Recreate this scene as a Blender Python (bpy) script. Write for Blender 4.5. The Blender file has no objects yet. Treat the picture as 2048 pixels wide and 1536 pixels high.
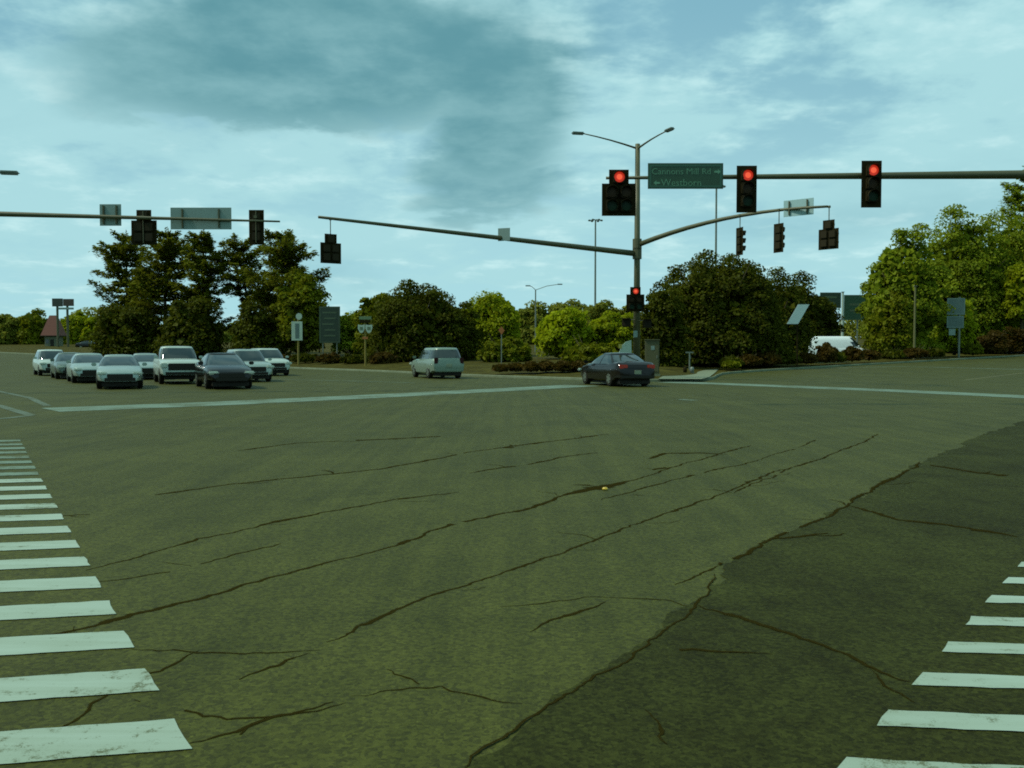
import bpy, bmesh, math, random
import numpy as np
from mathutils import Vector, Matrix

scene = bpy.context.scene
col = scene.collection
R = math.radians
random.seed(7)
rng = np.random.default_rng(11)

# ------------------------------------------------------------------ camera
F, HOR, CAMH = 1820.0, 703.0, 1.58          # focal length and horizon in pixels of the 2048 px photograph
PITCH = math.atan((768 - HOR) / F)
cam_d = bpy.data.cameras.new('camera')
cam = bpy.data.objects.new('camera', cam_d); col.objects.link(cam)
cam_d.sensor_width = 36; cam_d.lens = 36 * F / 2048
cam_d.clip_start = 0.05; cam_d.clip_end = 6000
cam.location = (0, 0, CAMH); cam.rotation_euler = (math.pi / 2 - PITCH, 0, 0)
scene.camera = cam

# ------------------------------------------------------------------ light and film
SUN_EL, SUN_AZ = R(52), R(-98)               # azimuth clockwise from +Y
sun_dir = Vector((math.sin(SUN_AZ) * math.cos(SUN_EL), math.cos(SUN_AZ) * math.cos(SUN_EL), math.sin(SUN_EL)))
sl = bpy.data.lights.new('sun', 'SUN'); sl.energy = 3.4; sl.angle = R(6); sl.color = (1.0, 0.96, 0.86)
so = bpy.data.objects.new('sun', sl); col.objects.link(so)
so.rotation_euler = sun_dir.to_track_quat('Z', 'Y').to_euler()
vs = scene.view_settings
vs.view_transform = 'Standard'; vs.look = 'None'; vs.gamma = 1; vs.exposure = 0.0; vs.use_curve_mapping = False
scene.cycles.filter_width = 1.8
scene.cycles.use_denoising = False
scene.cycles.max_bounces = 6

world = bpy.data.worlds.new('World'); scene.world = world; world.use_nodes = True
wt = world.node_tree; wt.nodes.clear()


class NT:
    """small helper for node trees"""
    def __init__(s, t): s.t = t
    def n(s, typ, inp=None, **kw):
        nd = s.t.nodes.new(typ)
        for k, v in kw.items(): setattr(nd, k, v)
        for k, v in (inp or {}).items():
            sock = nd.inputs[k]
            if isinstance(v, bpy.types.NodeSocket): s.t.links.new(v, sock)
            else: sock.default_value = v
        return nd
    def m(s, op, a, b=0.0, c=None, clamp=False):
        nd = s.n('ShaderNodeMath', {0: a, 1: b}, operation=op, use_clamp=clamp)
        if c is not None:
            if isinstance(c, bpy.types.NodeSocket): s.t.links.new(c, nd.inputs[2])
            else: nd.inputs[2].default_value = c
        return nd.outputs[0]
    def ramp(s, v, a, b, lo=0.0, hi=1.0, smooth=True):
        nd = s.n('ShaderNodeMapRange', {'Value': v, 'From Min': a, 'From Max': b, 'To Min': lo, 'To Max': hi})
        nd.interpolation_type = 'SMOOTHSTEP' if smooth else 'LINEAR'
        return nd.outputs[0]
    def mix(s, f, a, b, typ='RGBA', blend='MIX'):
        nd = s.t.nodes.new('ShaderNodeMix'); nd.data_type = typ; nd.blend_type = blend
        io = {'RGBA': (6, 7, 2), 'FLOAT': (2, 3, 0)}[typ]
        for sock, v in ((nd.inputs[0], f), (nd.inputs[io[0]], a), (nd.inputs[io[1]], b)):
            if isinstance(v, bpy.types.NodeSocket): s.t.links.new(v, sock)
            elif typ == 'RGBA' and not isinstance(v, (int, float)): sock.default_value = (*v[:3], 1)
            else: sock.default_value = v
        return nd.outputs[io[2]]


W = NT(wt)
STR = 0.10
tc = W.n('ShaderNodeTexCoord').outputs['Generated']
sep = W.n('ShaderNodeSeparateXYZ', {0: tc})
dx, dy, dz = sep.outputs
skyn = W.n('ShaderNodeTexSky', sky_type='NISHITA', sun_disc=False, sun_elevation=SUN_EL, sun_rotation=SUN_AZ)
skyn.air_density = 1.0; skyn.dust_density = 2.0; skyn.ozone_density = 1.0
zz = W.m('ADD', W.m('MAXIMUM', dz, 0.0), 0.16)
cu = W.m('DIVIDE', dx, zz); cv = W.m('DIVIDE', dy, zz)
cvec = W.n('ShaderNodeCombineXYZ', {0: cu, 1: cv, 2: 0.0}).outputs[0]
n1 = W.n('ShaderNodeTexNoise', {'Vector': cvec, 'Scale': 1.15, 'Detail': 7.0, 'Roughness': 0.56, 'Distortion': 0.35}).outputs[0]
n2 = W.n('ShaderNodeTexNoise', {'Vector': W.n('ShaderNodeVectorMath', {0: cvec, 1: (7.3, 2.1, 0)}, operation='ADD').outputs[0],
                                'Scale': 0.55, 'Detail': 6.0, 'Roughness': 0.55, 'Distortion': 0.5}).outputs[0]
n3 = W.n('ShaderNodeTexNoise', {'Vector': cvec, 'Scale': 4.0, 'Detail': 5.0, 'Roughness': 0.6}).outputs[0]
# the one large grey cloud: an uneven body with a flat base, and its tail lower right
yy = W.m('MAXIMUM', dy, 0.08)
tx = W.m('DIVIDE', dx, yy); tz = W.m('DIVIDE', dz, yy)
wob = W.m('MULTIPLY', W.m('SUBTRACT', n1, 0.5), 0.22)
wob2 = W.m('MULTIPLY', W.m('SUBTRACT', n3, 0.5), 0.085)
def blob(cx, cz, rx, rz, a=0.58, b=1.12):
    ex = W.m('DIVIDE', W.m('ADD', W.m('SUBTRACT', tx, cx), wob), rx)
    ez = W.m('DIVIDE', W.m('ADD', W.m('ADD', W.m('SUBTRACT', tz, cz), W.m('MULTIPLY', wob, 0.45)), wob2), rz)
    r = W.m('SQRT', W.m('ADD', W.m('MULTIPLY', ex, ex), W.m('MULTIPLY', ez, ez)))
    return W.ramp(r, a, b, 1.0, 0.0)
b1 = blob(-0.21, 0.325, 0.30, 0.105)
b2 = blob(-0.015, 0.27, 0.10, 0.11)
b3 = blob(-0.03, 0.19, 0.10, 0.05)
basecut = W.ramp(W.m('ADD', tz, wob2), 0.232, 0.252)
dark = W.m('MAXIMUM', W.m('MULTIPLY', b1, basecut), W.m('MAXIMUM', b2, W.m('MULTIPLY', b3, 0.8)))
dark = W.m('MULTIPLY', dark, W.ramp(dy, 0.0, 0.25))
greys = W.ramp(n2, 0.50, 0.72)
cloud = W.ramp(W.m('ADD', n1, W.m('MULTIPLY', W.m('SUBTRACT', n3, 0.5), 0.42)), 0.40, 0.54)
def k(c): return tuple(v / STR for v in c)
veil = W.mix(0.90, skyn.outputs[0], k((0.225, 0.485, 0.59)))           # thin high veil over the blue
base = W.mix(W.ramp(tz, 0.02, 0.42), k((0.41, 0.715, 0.77)), veil)
lit = W.mix(cloud, base, k((0.415, 0.715, 0.755)))
lit = W.mix(W.m('MULTIPLY', W.ramp(n3, 0.5, 0.75), W.m('MULTIPLY', cloud, 0.8)), lit, k((0.60, 0.88, 0.89)))
lit = W.mix(W.m('MULTIPLY', greys, 0.32), lit, k((0.18, 0.41, 0.49)))
dcol = W.mix(W.ramp(W.m('ADD', W.m('MULTIPLY', n3, 0.55), W.m('MULTIPLY', n1, 0.45)), 0.38, 0.66), k((0.110, 0.305, 0.35)), k((0.215, 0.45, 0.49)))
skyc = W.mix(W.m('MULTIPLY', dark, 0.92), lit, dcol)
bg = W.n('ShaderNodeBackground', {'Color': skyc, 'Strength': STR})
wo = W.n('ShaderNodeOutputWorld', {'Surface': bg.outputs[0]})

# ------------------------------------------------------------------ ground height, pixel helpers
def Z(x, y):
    s = (x - 12) * 0.73 + (y - 45) * 0.68 - 10
    u = (x + 17) * -0.45 + (y - 40) * 0.89 - 40
    def soft(v, top):
        v = min(v, top)
        return 0.5 * (v + math.sqrt(v * v + 16)) if v > -60 else 0.0
    return 0.018 * max(0, soft(s, 190) - 0.1) + 0.017 * max(0, soft(u, 260) - 0.1)

CP, SP = math.cos(PITCH), math.sin(PITCH)
def ray(px, py):
    a, b = (px - 1024) / F, (768 - py) / F
    return Vector((a, CP + b * SP, -SP + b * CP))
def at(px, py, Y):
    d = ray(px, py); t = Y / d.y
    return Vector((d.x * t, Y, CAMH + d.z * t))
def G(px, py, off=0.0):
    """the point of the road surface seen at a pixel"""
    d = ray(px, py); zg = 0.0
    for i in range(60):
        if d.z > -1e-4: break
        t = (CAMH - zg) / -d.z
        z2 = Z(d.x * t, d.y * t)
        if abs(z2 - zg) < 1e-5: break
        zg = 0.5 * (zg + z2)
    t = (CAMH - zg) / -d.z
    return Vector((d.x * t, d.y * t, Z(d.x * t, d.y * t) + off))

# ------------------------------------------------------------------ materials
MATS = {}
def pbr(name, rgb, rough=0.6, metal=0.0, spec=0.5, var=0.0, scale=6.0, bump=0.0, emit=None, es=0.0, coat=0.0):
    if name in MATS: return MATS[name]
    m = bpy.data.materials.new(name); m.use_nodes = True
    t = NT(m.node_tree); p = m.node_tree.nodes['Principled BSDF']
    p.inputs['Roughness'].default_value = rough; p.inputs['Metallic'].default_value = metal
    p.inputs['Specular IOR Level'].default_value = spec
    p.inputs['Coat Weight'].default_value = coat
    nz = t.n('ShaderNodeTexNoise', {'Vector': t.n('ShaderNodeTexCoord').outputs['Object'], 'Scale': scale, 'Detail': 5.0, 'Roughness': 0.6}).outputs[0]
    v = max(var, 0.05)
    c = t.mix(nz, tuple(x * (1 - v) for x in rgb), tuple(x * (1 + v) for x in rgb))
    m.node_tree.links.new(c, p.inputs['Base Color'])
    if bump:
        b = t.n('ShaderNodeBump', {'Height': nz, 'Strength': bump, 'Distance': 0.02})
        m.node_tree.links.new(b.outputs[0], p.inputs['Normal'])
    if emit:
        p.inputs['Emission Color'].default_value = (*emit, 1); p.inputs['Emission Strength'].default_value = es
    MATS[name] = m
    return m

def leafmat(name, c1, c2, trans=0.35):
    if name in MATS: return MATS[name]
    m = bpy.data.materials.new(name); m.use_nodes = True; m.node_tree.nodes.clear()
    t = NT(m.node_tree)
    ri = t.n('ShaderNodeNewGeometry').outputs['Random Per Island']
    nz = t.n('ShaderNodeTexNoise', {'Vector': t.n('ShaderNodeTexCoord').outputs['Object'], 'Scale': 0.45, 'Detail': 3.0}).outputs[0]
    f = t.m('ADD', t.m('MULTIPLY', ri, 0.5), t.ramp(nz, 0.35, 0.65, 0.0, 0.5))
    c = t.mix(f, c1, c2)
    d = t.n('ShaderNodeBsdfDiffuse', {'Color': c})
    tr = t.n('ShaderNodeBsdfTranslucent', {'Color': c})
    mx = t.n('ShaderNodeMixShader', {0: trans, 1: d.outputs[0], 2: tr.outputs[0]})
    gl = t.n('ShaderNodeBsdfGlossy', {'Color': (0.5, 0.6, 0.5, 1), 'Roughness': 0.55})
    mx2 = t.n('ShaderNodeMixShader', {0: 0.008, 1: mx.outputs[0], 2: gl.outputs[0]})
    t.n('ShaderNodeOutputMaterial', {'Surface': mx2.outputs[0]})
    MATS[name] = m
    return m

def ground_mat(name, rgb, rgb2, rough=0.85, grain=0.35, streak=0.25, spec=0.4, patch=0.5, bump=0.25, blotch=0.0):
    """asphalt-like: stone grain, larger stains, faint streaks along the driving direction"""
    m = bpy.data.materials.new(name); m.use_nodes = True
    t = NT(m.node_tree); p = m.node_tree.nodes['Principled BSDF']
    pos = t.n('ShaderNodeNewGeometry').outputs['Position']
    fine = t.n('ShaderNodeTexNoise', {'Vector': pos, 'Scale': 120.0, 'Detail': 2.0, 'Roughness': 0.6}).outputs[0]
    vor = t.n('ShaderNodeTexVoronoi', {'Vector': pos, 'Scale': 48.0})
    chip = t.n('ShaderNodeSeparateColor', {0: vor.outputs['Color']}).outputs[0]            # each stone its own tone
    grit = t.n('ShaderNodeTexNoise', {'Vector': pos, 'Scale': 17.0, 'Detail': 7.0, 'Roughness': 0.8}).outputs[0]
    mid = t.n('ShaderNodeTexNoise', {'Vector': pos, 'Scale': 1.7, 'Detail': 5.0, 'Roughness': 0.6}).outputs[0]
    big = t.n('ShaderNodeTexNoise', {'Vector': pos, 'Scale': 0.45, 'Detail': 5.0, 'Roughness': 0.6, 'Distortion': 0.7}).outputs[0]
    mp = t.n('ShaderNodeMapping', {'Vector': pos, 'Rotation': (0, 0, R(33)), 'Scale': (3.4, 0.13, 1.0)}).outputs[0]
    st = t.n('ShaderNodeTexNoise', {'Vector': mp, 'Scale': 1.0, 'Detail': 6.0, 'Roughness': 0.68}).outputs[0]
    f = t.m('ADD', t.ramp(big, 0.32, 0.68, 0, patch), t.ramp(st, 0.34, 0.66, 0, streak))
    f = t.m('ADD', f, t.ramp(mid, 0.32, 0.68, 0, max(0.02, 1 - patch - streak)))
    c = t.mix(f, rgb, rgb2)
    g = t.m('ADD', t.m('ADD', t.m('MULTIPLY', fine, 0.70), t.m('MULTIPLY', chip, 0.45)), t.m('MULTIPLY', grit, 0.28))
    gg = t.ramp(g, 0.40, 1.02, 1 - grain, 1 + grain, smooth=False)
    spots = t.ramp(t.n('ShaderNodeTexNoise', {'Vector': pos, 'Scale': 7.5, 'Detail': 4.0, 'Roughness': 0.8}).outputs[0], 0.62, 0.76, 1.0, 1 - grain * 0.4)
    gg = t.m('MULTIPLY', gg, spots)
    pale = t.ramp(t.n('ShaderNodeTexVoronoi', {'Vector': pos, 'Scale': 9.0}).outputs['Distance'], 0.05, 0.09, 1.0 + grain, 1.0)
    gg = t.m('MULTIPLY', gg, pale)
    c = t.mix(1.0, c, t.n('ShaderNodeCombineColor', {0: gg, 1: gg, 2: gg}).outputs[0], blend='MULTIPLY')
    if blotch:                                             # ravelled, pitted surface
        bl = t.n('ShaderNodeTexNoise', {'Vector': pos, 'Scale': 2.4, 'Detail': 9.0, 'Roughness': 0.76, 'Distortion': 0.5}).outputs[0]
        c = t.mix(t.ramp(bl, 0.47, 0.66, 0, blotch), c, tuple(x * q for x, q in zip(rgb, (0.55, 0.42, 0.3))))
        pit = t.n('ShaderNodeTexNoise', {'Vector': pos, 'Scale': 38.0, 'Detail': 4.0, 'Roughness': 0.7}).outputs[0]
        c = t.mix(t.ramp(pit, 0.54, 0.66, 0, blotch * 0.9), c, tuple(x * 0.35 for x in rgb))
    m.node_tree.links.new(c, p.inputs['Base Color'])
    p.inputs['Roughness'].default_value = rough; p.inputs['Specular IOR Level'].default_value = spec
    b = t.n('ShaderNodeBump', {'Height': g, 'Strength': bump, 'Distance': 0.006})
    m.node_tree.links.new(b.outputs[0], p.inputs['Normal'])
    return m

def paint_mat(name, rgb, under, wear=0.5):
    m = bpy.data.materials.new(name); m.use_nodes = True
    t = NT(m.node_tree); p = m.node_tree.nodes['Principled BSDF']
    pos = t.n('ShaderNodeNewGeometry').outputs['Position']
    a = t.n('ShaderNodeTexNoise', {'Vector': pos, 'Scale': 10.0, 'Detail': 9.0, 'Roughness': 0.78}).outputs[0]
    b = t.n('ShaderNodeTexNoise', {'Vector': pos, 'Scale': 130.0, 'Detail': 2.0}).outputs[0]
    mp = t.n('ShaderNodeMapping', {'Vector': pos, 'Rotation': (0, 0, R(8)), 'Scale': (0.5, 7.0, 1.0)}).outputs[0]
    trk = t.n('ShaderNodeTexNoise', {'Vector': mp, 'Scale': 1.0, 'Detail': 5.0, 'Roughness': 0.7}).outputs[0]
    zone = t.n('ShaderNodeTexNoise', {'Vector': pos, 'Scale': 0.9, 'Detail': 3.0}).outputs[0]
    f = t.m('ADD', t.m('ADD', t.m('MULTIPLY', a, 0.6), t.m('MULTIPLY', b, 0.16)), t.m('ADD', t.m('MULTIPLY', trk, 0.24), t.m('MULTIPLY', t.m('SUBTRACT', zone, 0.5), 0.35)))
    w = t.ramp(f, 0.585 - wear * 0.10, 0.66 - wear * 0.06, 0.0, 0.85)
    dirt = t.ramp(t.m('ADD', t.m('MULTIPLY', zone, 0.5), t.m('MULTIPLY', trk, 0.5)), 0.36, 0.64, 0.0, 0.7)
    c = t.mix(dirt, rgb, tuple(x * q for x, q in zip(rgb, (0.72, 0.72, 0.64))))
    c = t.mix(w, c, under)
    m.node_tree.links.new(c, p.inputs['Base Color'])
    p.inputs['Roughness'].default_value = 0.75; p.inputs['Specular IOR Level'].default_value = 0.2
    return m

ASPHALT = ground_mat('asphalt', (0.0270, 0.032, 0.0028), (0.0535, 0.060, 0.0085), rough=0.72, grain=0.50, patch=0.36, streak=0.42, spec=0.15)
OLD = ground_mat('old_asphalt', (0.0155, 0.018, 0.0026), (0.034, 0.041, 0.0075), rough=0.85, grain=0.55, patch=0.55, streak=0.2, spec=0.09, bump=0.6, blotch=0.36)
VERGE = ground_mat('verge_soil', (0.022, 0.020, 0.003), (0.065, 0.062, 0.010), rough=0.95, grain=0.4, patch=0.4, streak=0.0, spec=0.05)
CONC = ground_mat('concrete', (0.10, 0.13, 0.07), (0.15, 0.19, 0.11), rough=0.85, grain=0.12, patch=0.3, streak=0.1)
def tar_mat():
    m = bpy.data.materials.new('crack_tar'); m.use_nodes = True; m.node_tree.nodes.clear(); t = NT(m.node_tree)
    pos = t.n('ShaderNodeNewGeometry').outputs['Position']
    v = t.n('ShaderNodeSeparateXYZ', {0: t.n('ShaderNodeUVMap').outputs[0]}).outputs[0]
    d = t.m('ABSOLUTE', t.m('SUBTRACT', v, 0.5))
    nz = t.n('ShaderNodeTexNoise', {'Vector': pos, 'Scale': 30.0, 'Detail': 7.0, 'Roughness': 0.8}).outputs[0]
    n2_ = t.n('ShaderNodeTexNoise', {'Vector': pos, 'Scale': 2.6, 'Detail': 3.0}).outputs[0]
    cov = t.ramp(t.m('SUBTRACT', t.m('ADD', nz, t.m('MULTIPLY', n2_, 0.5)), t.m('MULTIPLY', d, 1.1)), 0.16, 0.56)
    df = t.n('ShaderNodeBsdfDiffuse', {'Color': (0.020, 0.017, 0.004, 1)})
    tr = t.n('ShaderNodeBsdfTransparent')
    t.n('ShaderNodeOutputMaterial', {'Surface': t.n('ShaderNodeMixShader', {0: cov, 1: tr.outputs[0], 2: df.outputs[0]}).outputs[0]})
    return m
TAR = tar_mat()
PAINT = paint_mat('road_paint', (0.265, 0.355, 0.275), (0.06, 0.07, 0.02), 0.45)
PAINT_OLD = paint_mat('worn_road_paint', (0.125, 0.19, 0.135), (0.055, 0.065, 0.022), 1.0)
FAINT = paint_mat('faint_road_paint', (0.080, 0.115, 0.075), (0.05, 0.058, 0.018), 1.0)
STEEL = pbr('weathered_steel', (0.075, 0.080, 0.035), 0.55, 0.25, var=0.25, scale=3)
GALV = pbr('pale_galvanised', (0.14, 0.17, 0.13), 0.5, 0.3, var=0.2, scale=3)
BLACKP = pbr('black_backplate', (0.016, 0.013, 0.003), 0.8, var=0.2, spec=0.08)
HOUS = pbr('signal_housing', (0.020, 0.016, 0.004), 0.6, var=0.2, spec=0.15)
LRED = pbr('lit_red_lens', (0.4, 0.02, 0.008), 0.4, emit=(1.0, 0.055, 0.02), es=0.40)
LCORE = pbr('lit_red_core', (0.5, 0.04, 0.015), 0.4, emit=(1.0, 0.12, 0.045), es=0.85)
LOFF_R = pbr('dark_red_lens', (0.03, 0.004, 0.002), 0.5, spec=0.2)
LOFF_Y = pbr('dark_amber_lens', (0.03, 0.016, 0.002), 0.5, spec=0.2)
LOFF_G = pbr('dark_green_lens', (0.004, 0.024, 0.008), 0.5, spec=0.2)
SGREEN = pbr('green_sign_face', (0.012, 0.055, 0.020), 0.45, var=0.2, scale=4)
SGREEN_D = pbr('dark_green_sign_face', (0.010, 0.030, 0.010), 0.5, var=0.3, scale=3)
SBACK = pbr('bare_aluminium_sign', (0.17, 0.25, 0.21), 0.45, 0.3, var=0.15, scale=4)
SWHITE = pbr('white_sign_face', (0.32, 0.42, 0.32), 0.5, var=0.15, scale=5)
SLET = pbr('faded_lettering', (0.075, 0.21, 0.115), 0.5)
SLETD = pbr('dim_lettering', (0.05, 0.085, 0.035), 0.5)
BLUEG = pbr('blue_grey_sign', (0.075, 0.125, 0.105), 0.5, var=0.25, scale=4)
WOODY = pbr('yellow_post', (0.15, 0.125, 0.012), 0.7, var=0.3, scale=9)
BARK = pbr('bark', (0.050, 0.040, 0.012), 0.95, var=0.5, scale=7, bump=0.6)
GLASS = pbr('car_glass', (0.012, 0.022, 0.017), 0.06, spec=0.75)
TYRE = pbr('tyre_rubber', (0.010, 0.009, 0.004), 0.85, spec=0.2)
RIM = pbr('alloy_rim', (0.20, 0.23, 0.17), 0.35, 0.7)
TRIM = pbr('black_trim', (0.012, 0.011, 0.005), 0.6, spec=0.3)
HEADL = pbr('headlight_glass', (0.45, 0.52, 0.42), 0.12, spec=0.8)
TAILL = pbr('lit_tail_light', (0.16, 0.015, 0.006), 0.3, emit=(1.0, 0.10, 0.02), es=0.05)
PLATE = pbr('licence_plate_white', (0.22, 0.26, 0.16), 0.5)
SILVER = pbr('silver_paint', (0.27, 0.35, 0.29), 0.32, 0.45, coat=0.4)
PEARL = pbr('pale_paint', (0.33, 0.42, 0.34), 0.35, 0.1, coat=0.4)
GREYP = pbr('grey_paint', (0.075, 0.11, 0.075), 0.33, 0.4, coat=0.4)
BLACKC = pbr('black_paint', (0.006, 0.005, 0.003), 0.13, 0.0, spec=0.34, coat=0.0)
CHAR = pbr('charcoal_paint', (0.007, 0.007, 0.004), 0.14, 0.0, spec=0.34)
WHITEV = pbr('white_van_paint', (0.74, 0.84, 0.78), 0.45, coat=0.2)
REDROOF = pbr('red_roof', (0.11, 0.030, 0.010), 0.7, var=0.3, scale=2)
ORANGE = pbr('orange_sign', (0.30, 0.10, 0.015), 0.6)
YELLOWP = pbr('yellow_card', (0.34, 0.30, 0.05), 0.6)
BROWNB = pbr('olive_cabinet', (0.065, 0.070, 0.022), 0.6, var=0.2)

# ------------------------------------------------------------------ object helpers
def tag(o, label=None, cat=None, group=None, kind=None):
    for kk, v in (('label', label), ('category', cat), ('group', group), ('kind', kind)):
        if v: o[kk] = v
    return o
def empty(name, loc, rz=0.0):
    o = bpy.data.objects.new(name, None); col.objects.link(o)
    o.location = loc; o.rotation_euler = (0, 0, rz); o.empty_display_size = 0.3
    return o
def thing(name, label, cat, loc, rz=0.0, group=None):
    return tag(empty(name, loc, rz), label, cat, group)
def link(name, me, mat, parent=None, smooth=False):
    o = bpy.data.objects.new(name, me); col.objects.link(o)
    if mat and not me.materials: me.materials.append(mat)
    if parent: o.parent = parent
    if smooth:
        for p in me.polygons: p.use_smooth = True
    return o


class MB:
    def __init__(s): s.v = []; s.f = []
    def add(s, vs, fs):
        o = len(s.v); s.v += [tuple(p) for p in vs]; s.f += [tuple(i + o for i in q) for q in fs]; return s
    def box(s, c, d, rot=None):
        x, y, z = (q / 2 for q in d); vs = []
        for a in (-1, 1):
            for b in (-1, 1):
                for e in (-1, 1):
                    p = Vector((a * x, b * y, e * z))
                    if rot: p = rot @ p
                    vs.append(p + Vector(c))
        return s.add(vs, [(0, 1, 3, 2), (4, 6, 7, 5), (0, 4, 5, 1), (2, 3, 7, 6), (0, 2, 6, 4), (1, 5, 7, 3)])
    def tube(s, pts, rads, n=10, caps=True):
        pts = [Vector(p) for p in pts]; rings = []
        if not hasattr(rads, '__len__'): rads = [rads] * len(pts)
        up = None
        for i, p in enumerate(pts):
            d = (pts[min(i + 1, len(pts) - 1)] - pts[max(i - 1, 0)]).normalized()
            if up is None: up = Vector((0, 0, 1)) if abs(d.z) < 0.9 else Vector((1, 0, 0))
            a = d.cross(up).normalized(); b = a.cross(d).normalized(); up = b
            rings.append([p + (a * math.cos(2 * math.pi * j / n) + b * math.sin(2 * math.pi * j / n)) * rads[i] for j in range(n)])
        fs = []
        for i in range(len(pts) - 1):
            for j in range(n):
                q = (j + 1) % n
                fs.append((i * n + j, i * n + q, (i + 1) * n + q, (i + 1) * n + j))
        if caps: fs += [tuple(range(n))[::-1], tuple((len(pts) - 1) * n + j for j in range(n))]
        return s.add([p for r in rings for p in r], fs)
    def mesh(s, name):
        me = bpy.data.meshes.new(name); me.from_pydata(s.v, [], s.f); me.update(); return me
    def build(s, name, mat, parent=None, smooth=False):
        return link(name, s.mesh(name), mat, parent, smooth)

def lin(a, b, t): return a + (b - a) * t
def bevelbox(name, c, d, mat, parent, w=0.02, seg=2, rot=None):
    bm = bmesh.new(); bmesh.ops.create_cube(bm, size=1)
    bmesh.ops.scale(bm, vec=d, verts=bm.verts)
    bmesh.ops.bevel(bm, geom=bm.edges[:], offset=w, segments=seg, affect='EDGES', clamp_overlap=True)
    if rot: bmesh.ops.transform(bm, matrix=rot.to_4x4(), verts=bm.verts)
    bmesh.ops.translate(bm, vec=c, verts=bm.verts)
    me = bpy.data.meshes.new(name); bm.to_mesh(me); bm.free()
    return link(name, me, mat, parent)

def text_mesh(txt, size, depth=0.004):
    c = bpy.data.curves.new('t', 'FONT'); c.body = txt; c.size = size; c.extrude = depth
    c.align_x = 'CENTER'; c.align_y = 'CENTER'; c.resolution_u = 2
    o = bpy.data.objects.new('t', c); col.objects.link(o)
    dg = bpy.context.evaluated_depsgraph_get()
    me = bpy.data.meshes.new_from_object(o.evaluated_get(dg))
    bpy.data.objects.remove(o)
    me.transform(Matrix.Rotation(math.pi / 2, 4, 'X'))      # stands upright, reads from -Y
    return me

# ------------------------------------------------------------------ terrain, road, verges
def sheet(name, xs, ys, zf, mat):
    vs = [(x, y, zf(x, y)) for y in ys for x in xs]; n = len(xs)
    fs = [(j * n + i, j * n + i + 1, (j + 1) * n + i + 1, (j + 1) * n + i) for j in range(len(ys) - 1) for i in range(n - 1)]
    me = bpy.data.meshes.new(name); me.from_pydata(vs, [], fs)
    return link(name, me, mat, smooth=True)
gx = [-3000, -1500, -800, -500] + list(range(-400, 401, 20)) + [500, 800, 1500, 3000]
gy = [-3000, -1500, -600, -200] + list(range(-100, 501, 20)) + [600, 900, 1500, 3000]
tag(sheet('ground', gx, gy, lambda x, y: Z(x, y) - 0.35, VERGE), kind='structure')
road = tag(sheet('road', [x for x in range(-200, 261, 4)], [y for y in range(-40, 281, 4)], Z, ASPHALT), kind='structure')

KERB = [(-150, 205), (-118, 177), (-75, 138), (-42, 106), (-22, 85), (-10.2, 70.5), (-4.5, 60), (-0.5, 54.5), (3.2, 50.3), (6.0, 47.6),
        (8.8, 47.2), (11.2, 50.5), (12.6, 56), (14.6, 62), (25, 72), (40, 85.5), (56, 100), (100, 140), (190, 224)]
def densify(pts, step):
    out = []
    for a, b in zip(pts, pts[1:]):
        n = max(1, int(math.hypot(b[0] - a[0], b[1] - a[1]) / step))
        out += [(lin(a[0], b[0], i / n), lin(a[1], b[1], i / n)) for i in range(n)]
    return out + [pts[-1]]
def chaikin(p, k=2):
    for _ in range(k):
        q = [p[0]]
        for a, b in zip(p, p[1:]):
            q += [(lin(a[0], b[0], .25), lin(a[1], b[1], .25)), (lin(a[0], b[0], .75), lin(a[1], b[1], .75))]
        p = q + [p[-1]]
    return p
kb = chaikin(KERB)
CEN = (6.0, 260.0)
def smst(a, b, v):
    t = min(1, max(0, (v - a) / (b - a))); return t * t * (3 - 2 * t)
def verge_z(x, y, d): return Z(x, y) + 0.13 + 0.35 * smst(3, 14, d)
def ring(dist):
    out = []
    for (x, y) in kb:
        vx, vy = CEN[0] - x, CEN[1] - y; l = math.hypot(vx, vy); d = min(dist, l * 0.98)
        out.append((x + vx / l * d, y + vy / l * d))
    return out
dists = [0.2, 0.8, 2, 4, 7, 11, 16, 24, 40, 70, 120, 260]
rows = [ring(d) for d in dists]; n = len(kb); vs_ = []; fs_ = []
for d, r in zip(dists, rows): vs_ += [(x, y, verge_z(x, y, d)) for x, y in r]
for i in range(len(dists) - 1):
    fs_ += [(i * n + j, i * n + j + 1, (i + 1) * n + j + 1, (i + 1) * n + j) for j in range(n - 1)]
me = bpy.data.meshes.new('grass_verge'); me.from_pydata(vs_, [], fs_)
verge = tag(link('grass_verge', me, VERGE, smooth=True), kind='structure')
mb = MB()
r0, r1 = ring(0.0), ring(0.205)
prof = [(r0, -0.05), (r0, 0.115), (ring(0.03), 0.14), (r1, 0.142)]
vv = []
for r, h in prof: vv += [(x, y, Z(x, y) + h) for x, y in r]
mb.add(vv, [(i * n + j, i * n + j + 1, (i + 1) * n + j + 1, (i + 1) * n + j) for i in range(3) for j in range(n - 1)])
tag(mb.build('kerb', CONC), kind='structure')

def poly_sheet(name, pts, off, mat, parent=None, kind=None, zf=None):
    """flat piece laid on the road; pts are world xy"""
    bm = bmesh.new()
    f = bm.faces.new([bm.verts.new((x, y, 0)) for x, y in pts])
    bmesh.ops.triangulate(bm, faces=[f])
    for _ in range(2 if len(pts) > 8 else 1):
        pass
    for v in bm.verts: v.co.z = (zf or Z)(v.co.x, v.co.y) + off
    me = bpy.data.meshes.new(name); bm.to_mesh(me); bm.free()
    for p in me.polygons:
        if p.normal.z < 0: me.flip_normals(); break
    o = link(name, me, mat, parent)
    if kind: tag(o, kind=kind)
    return o

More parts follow.
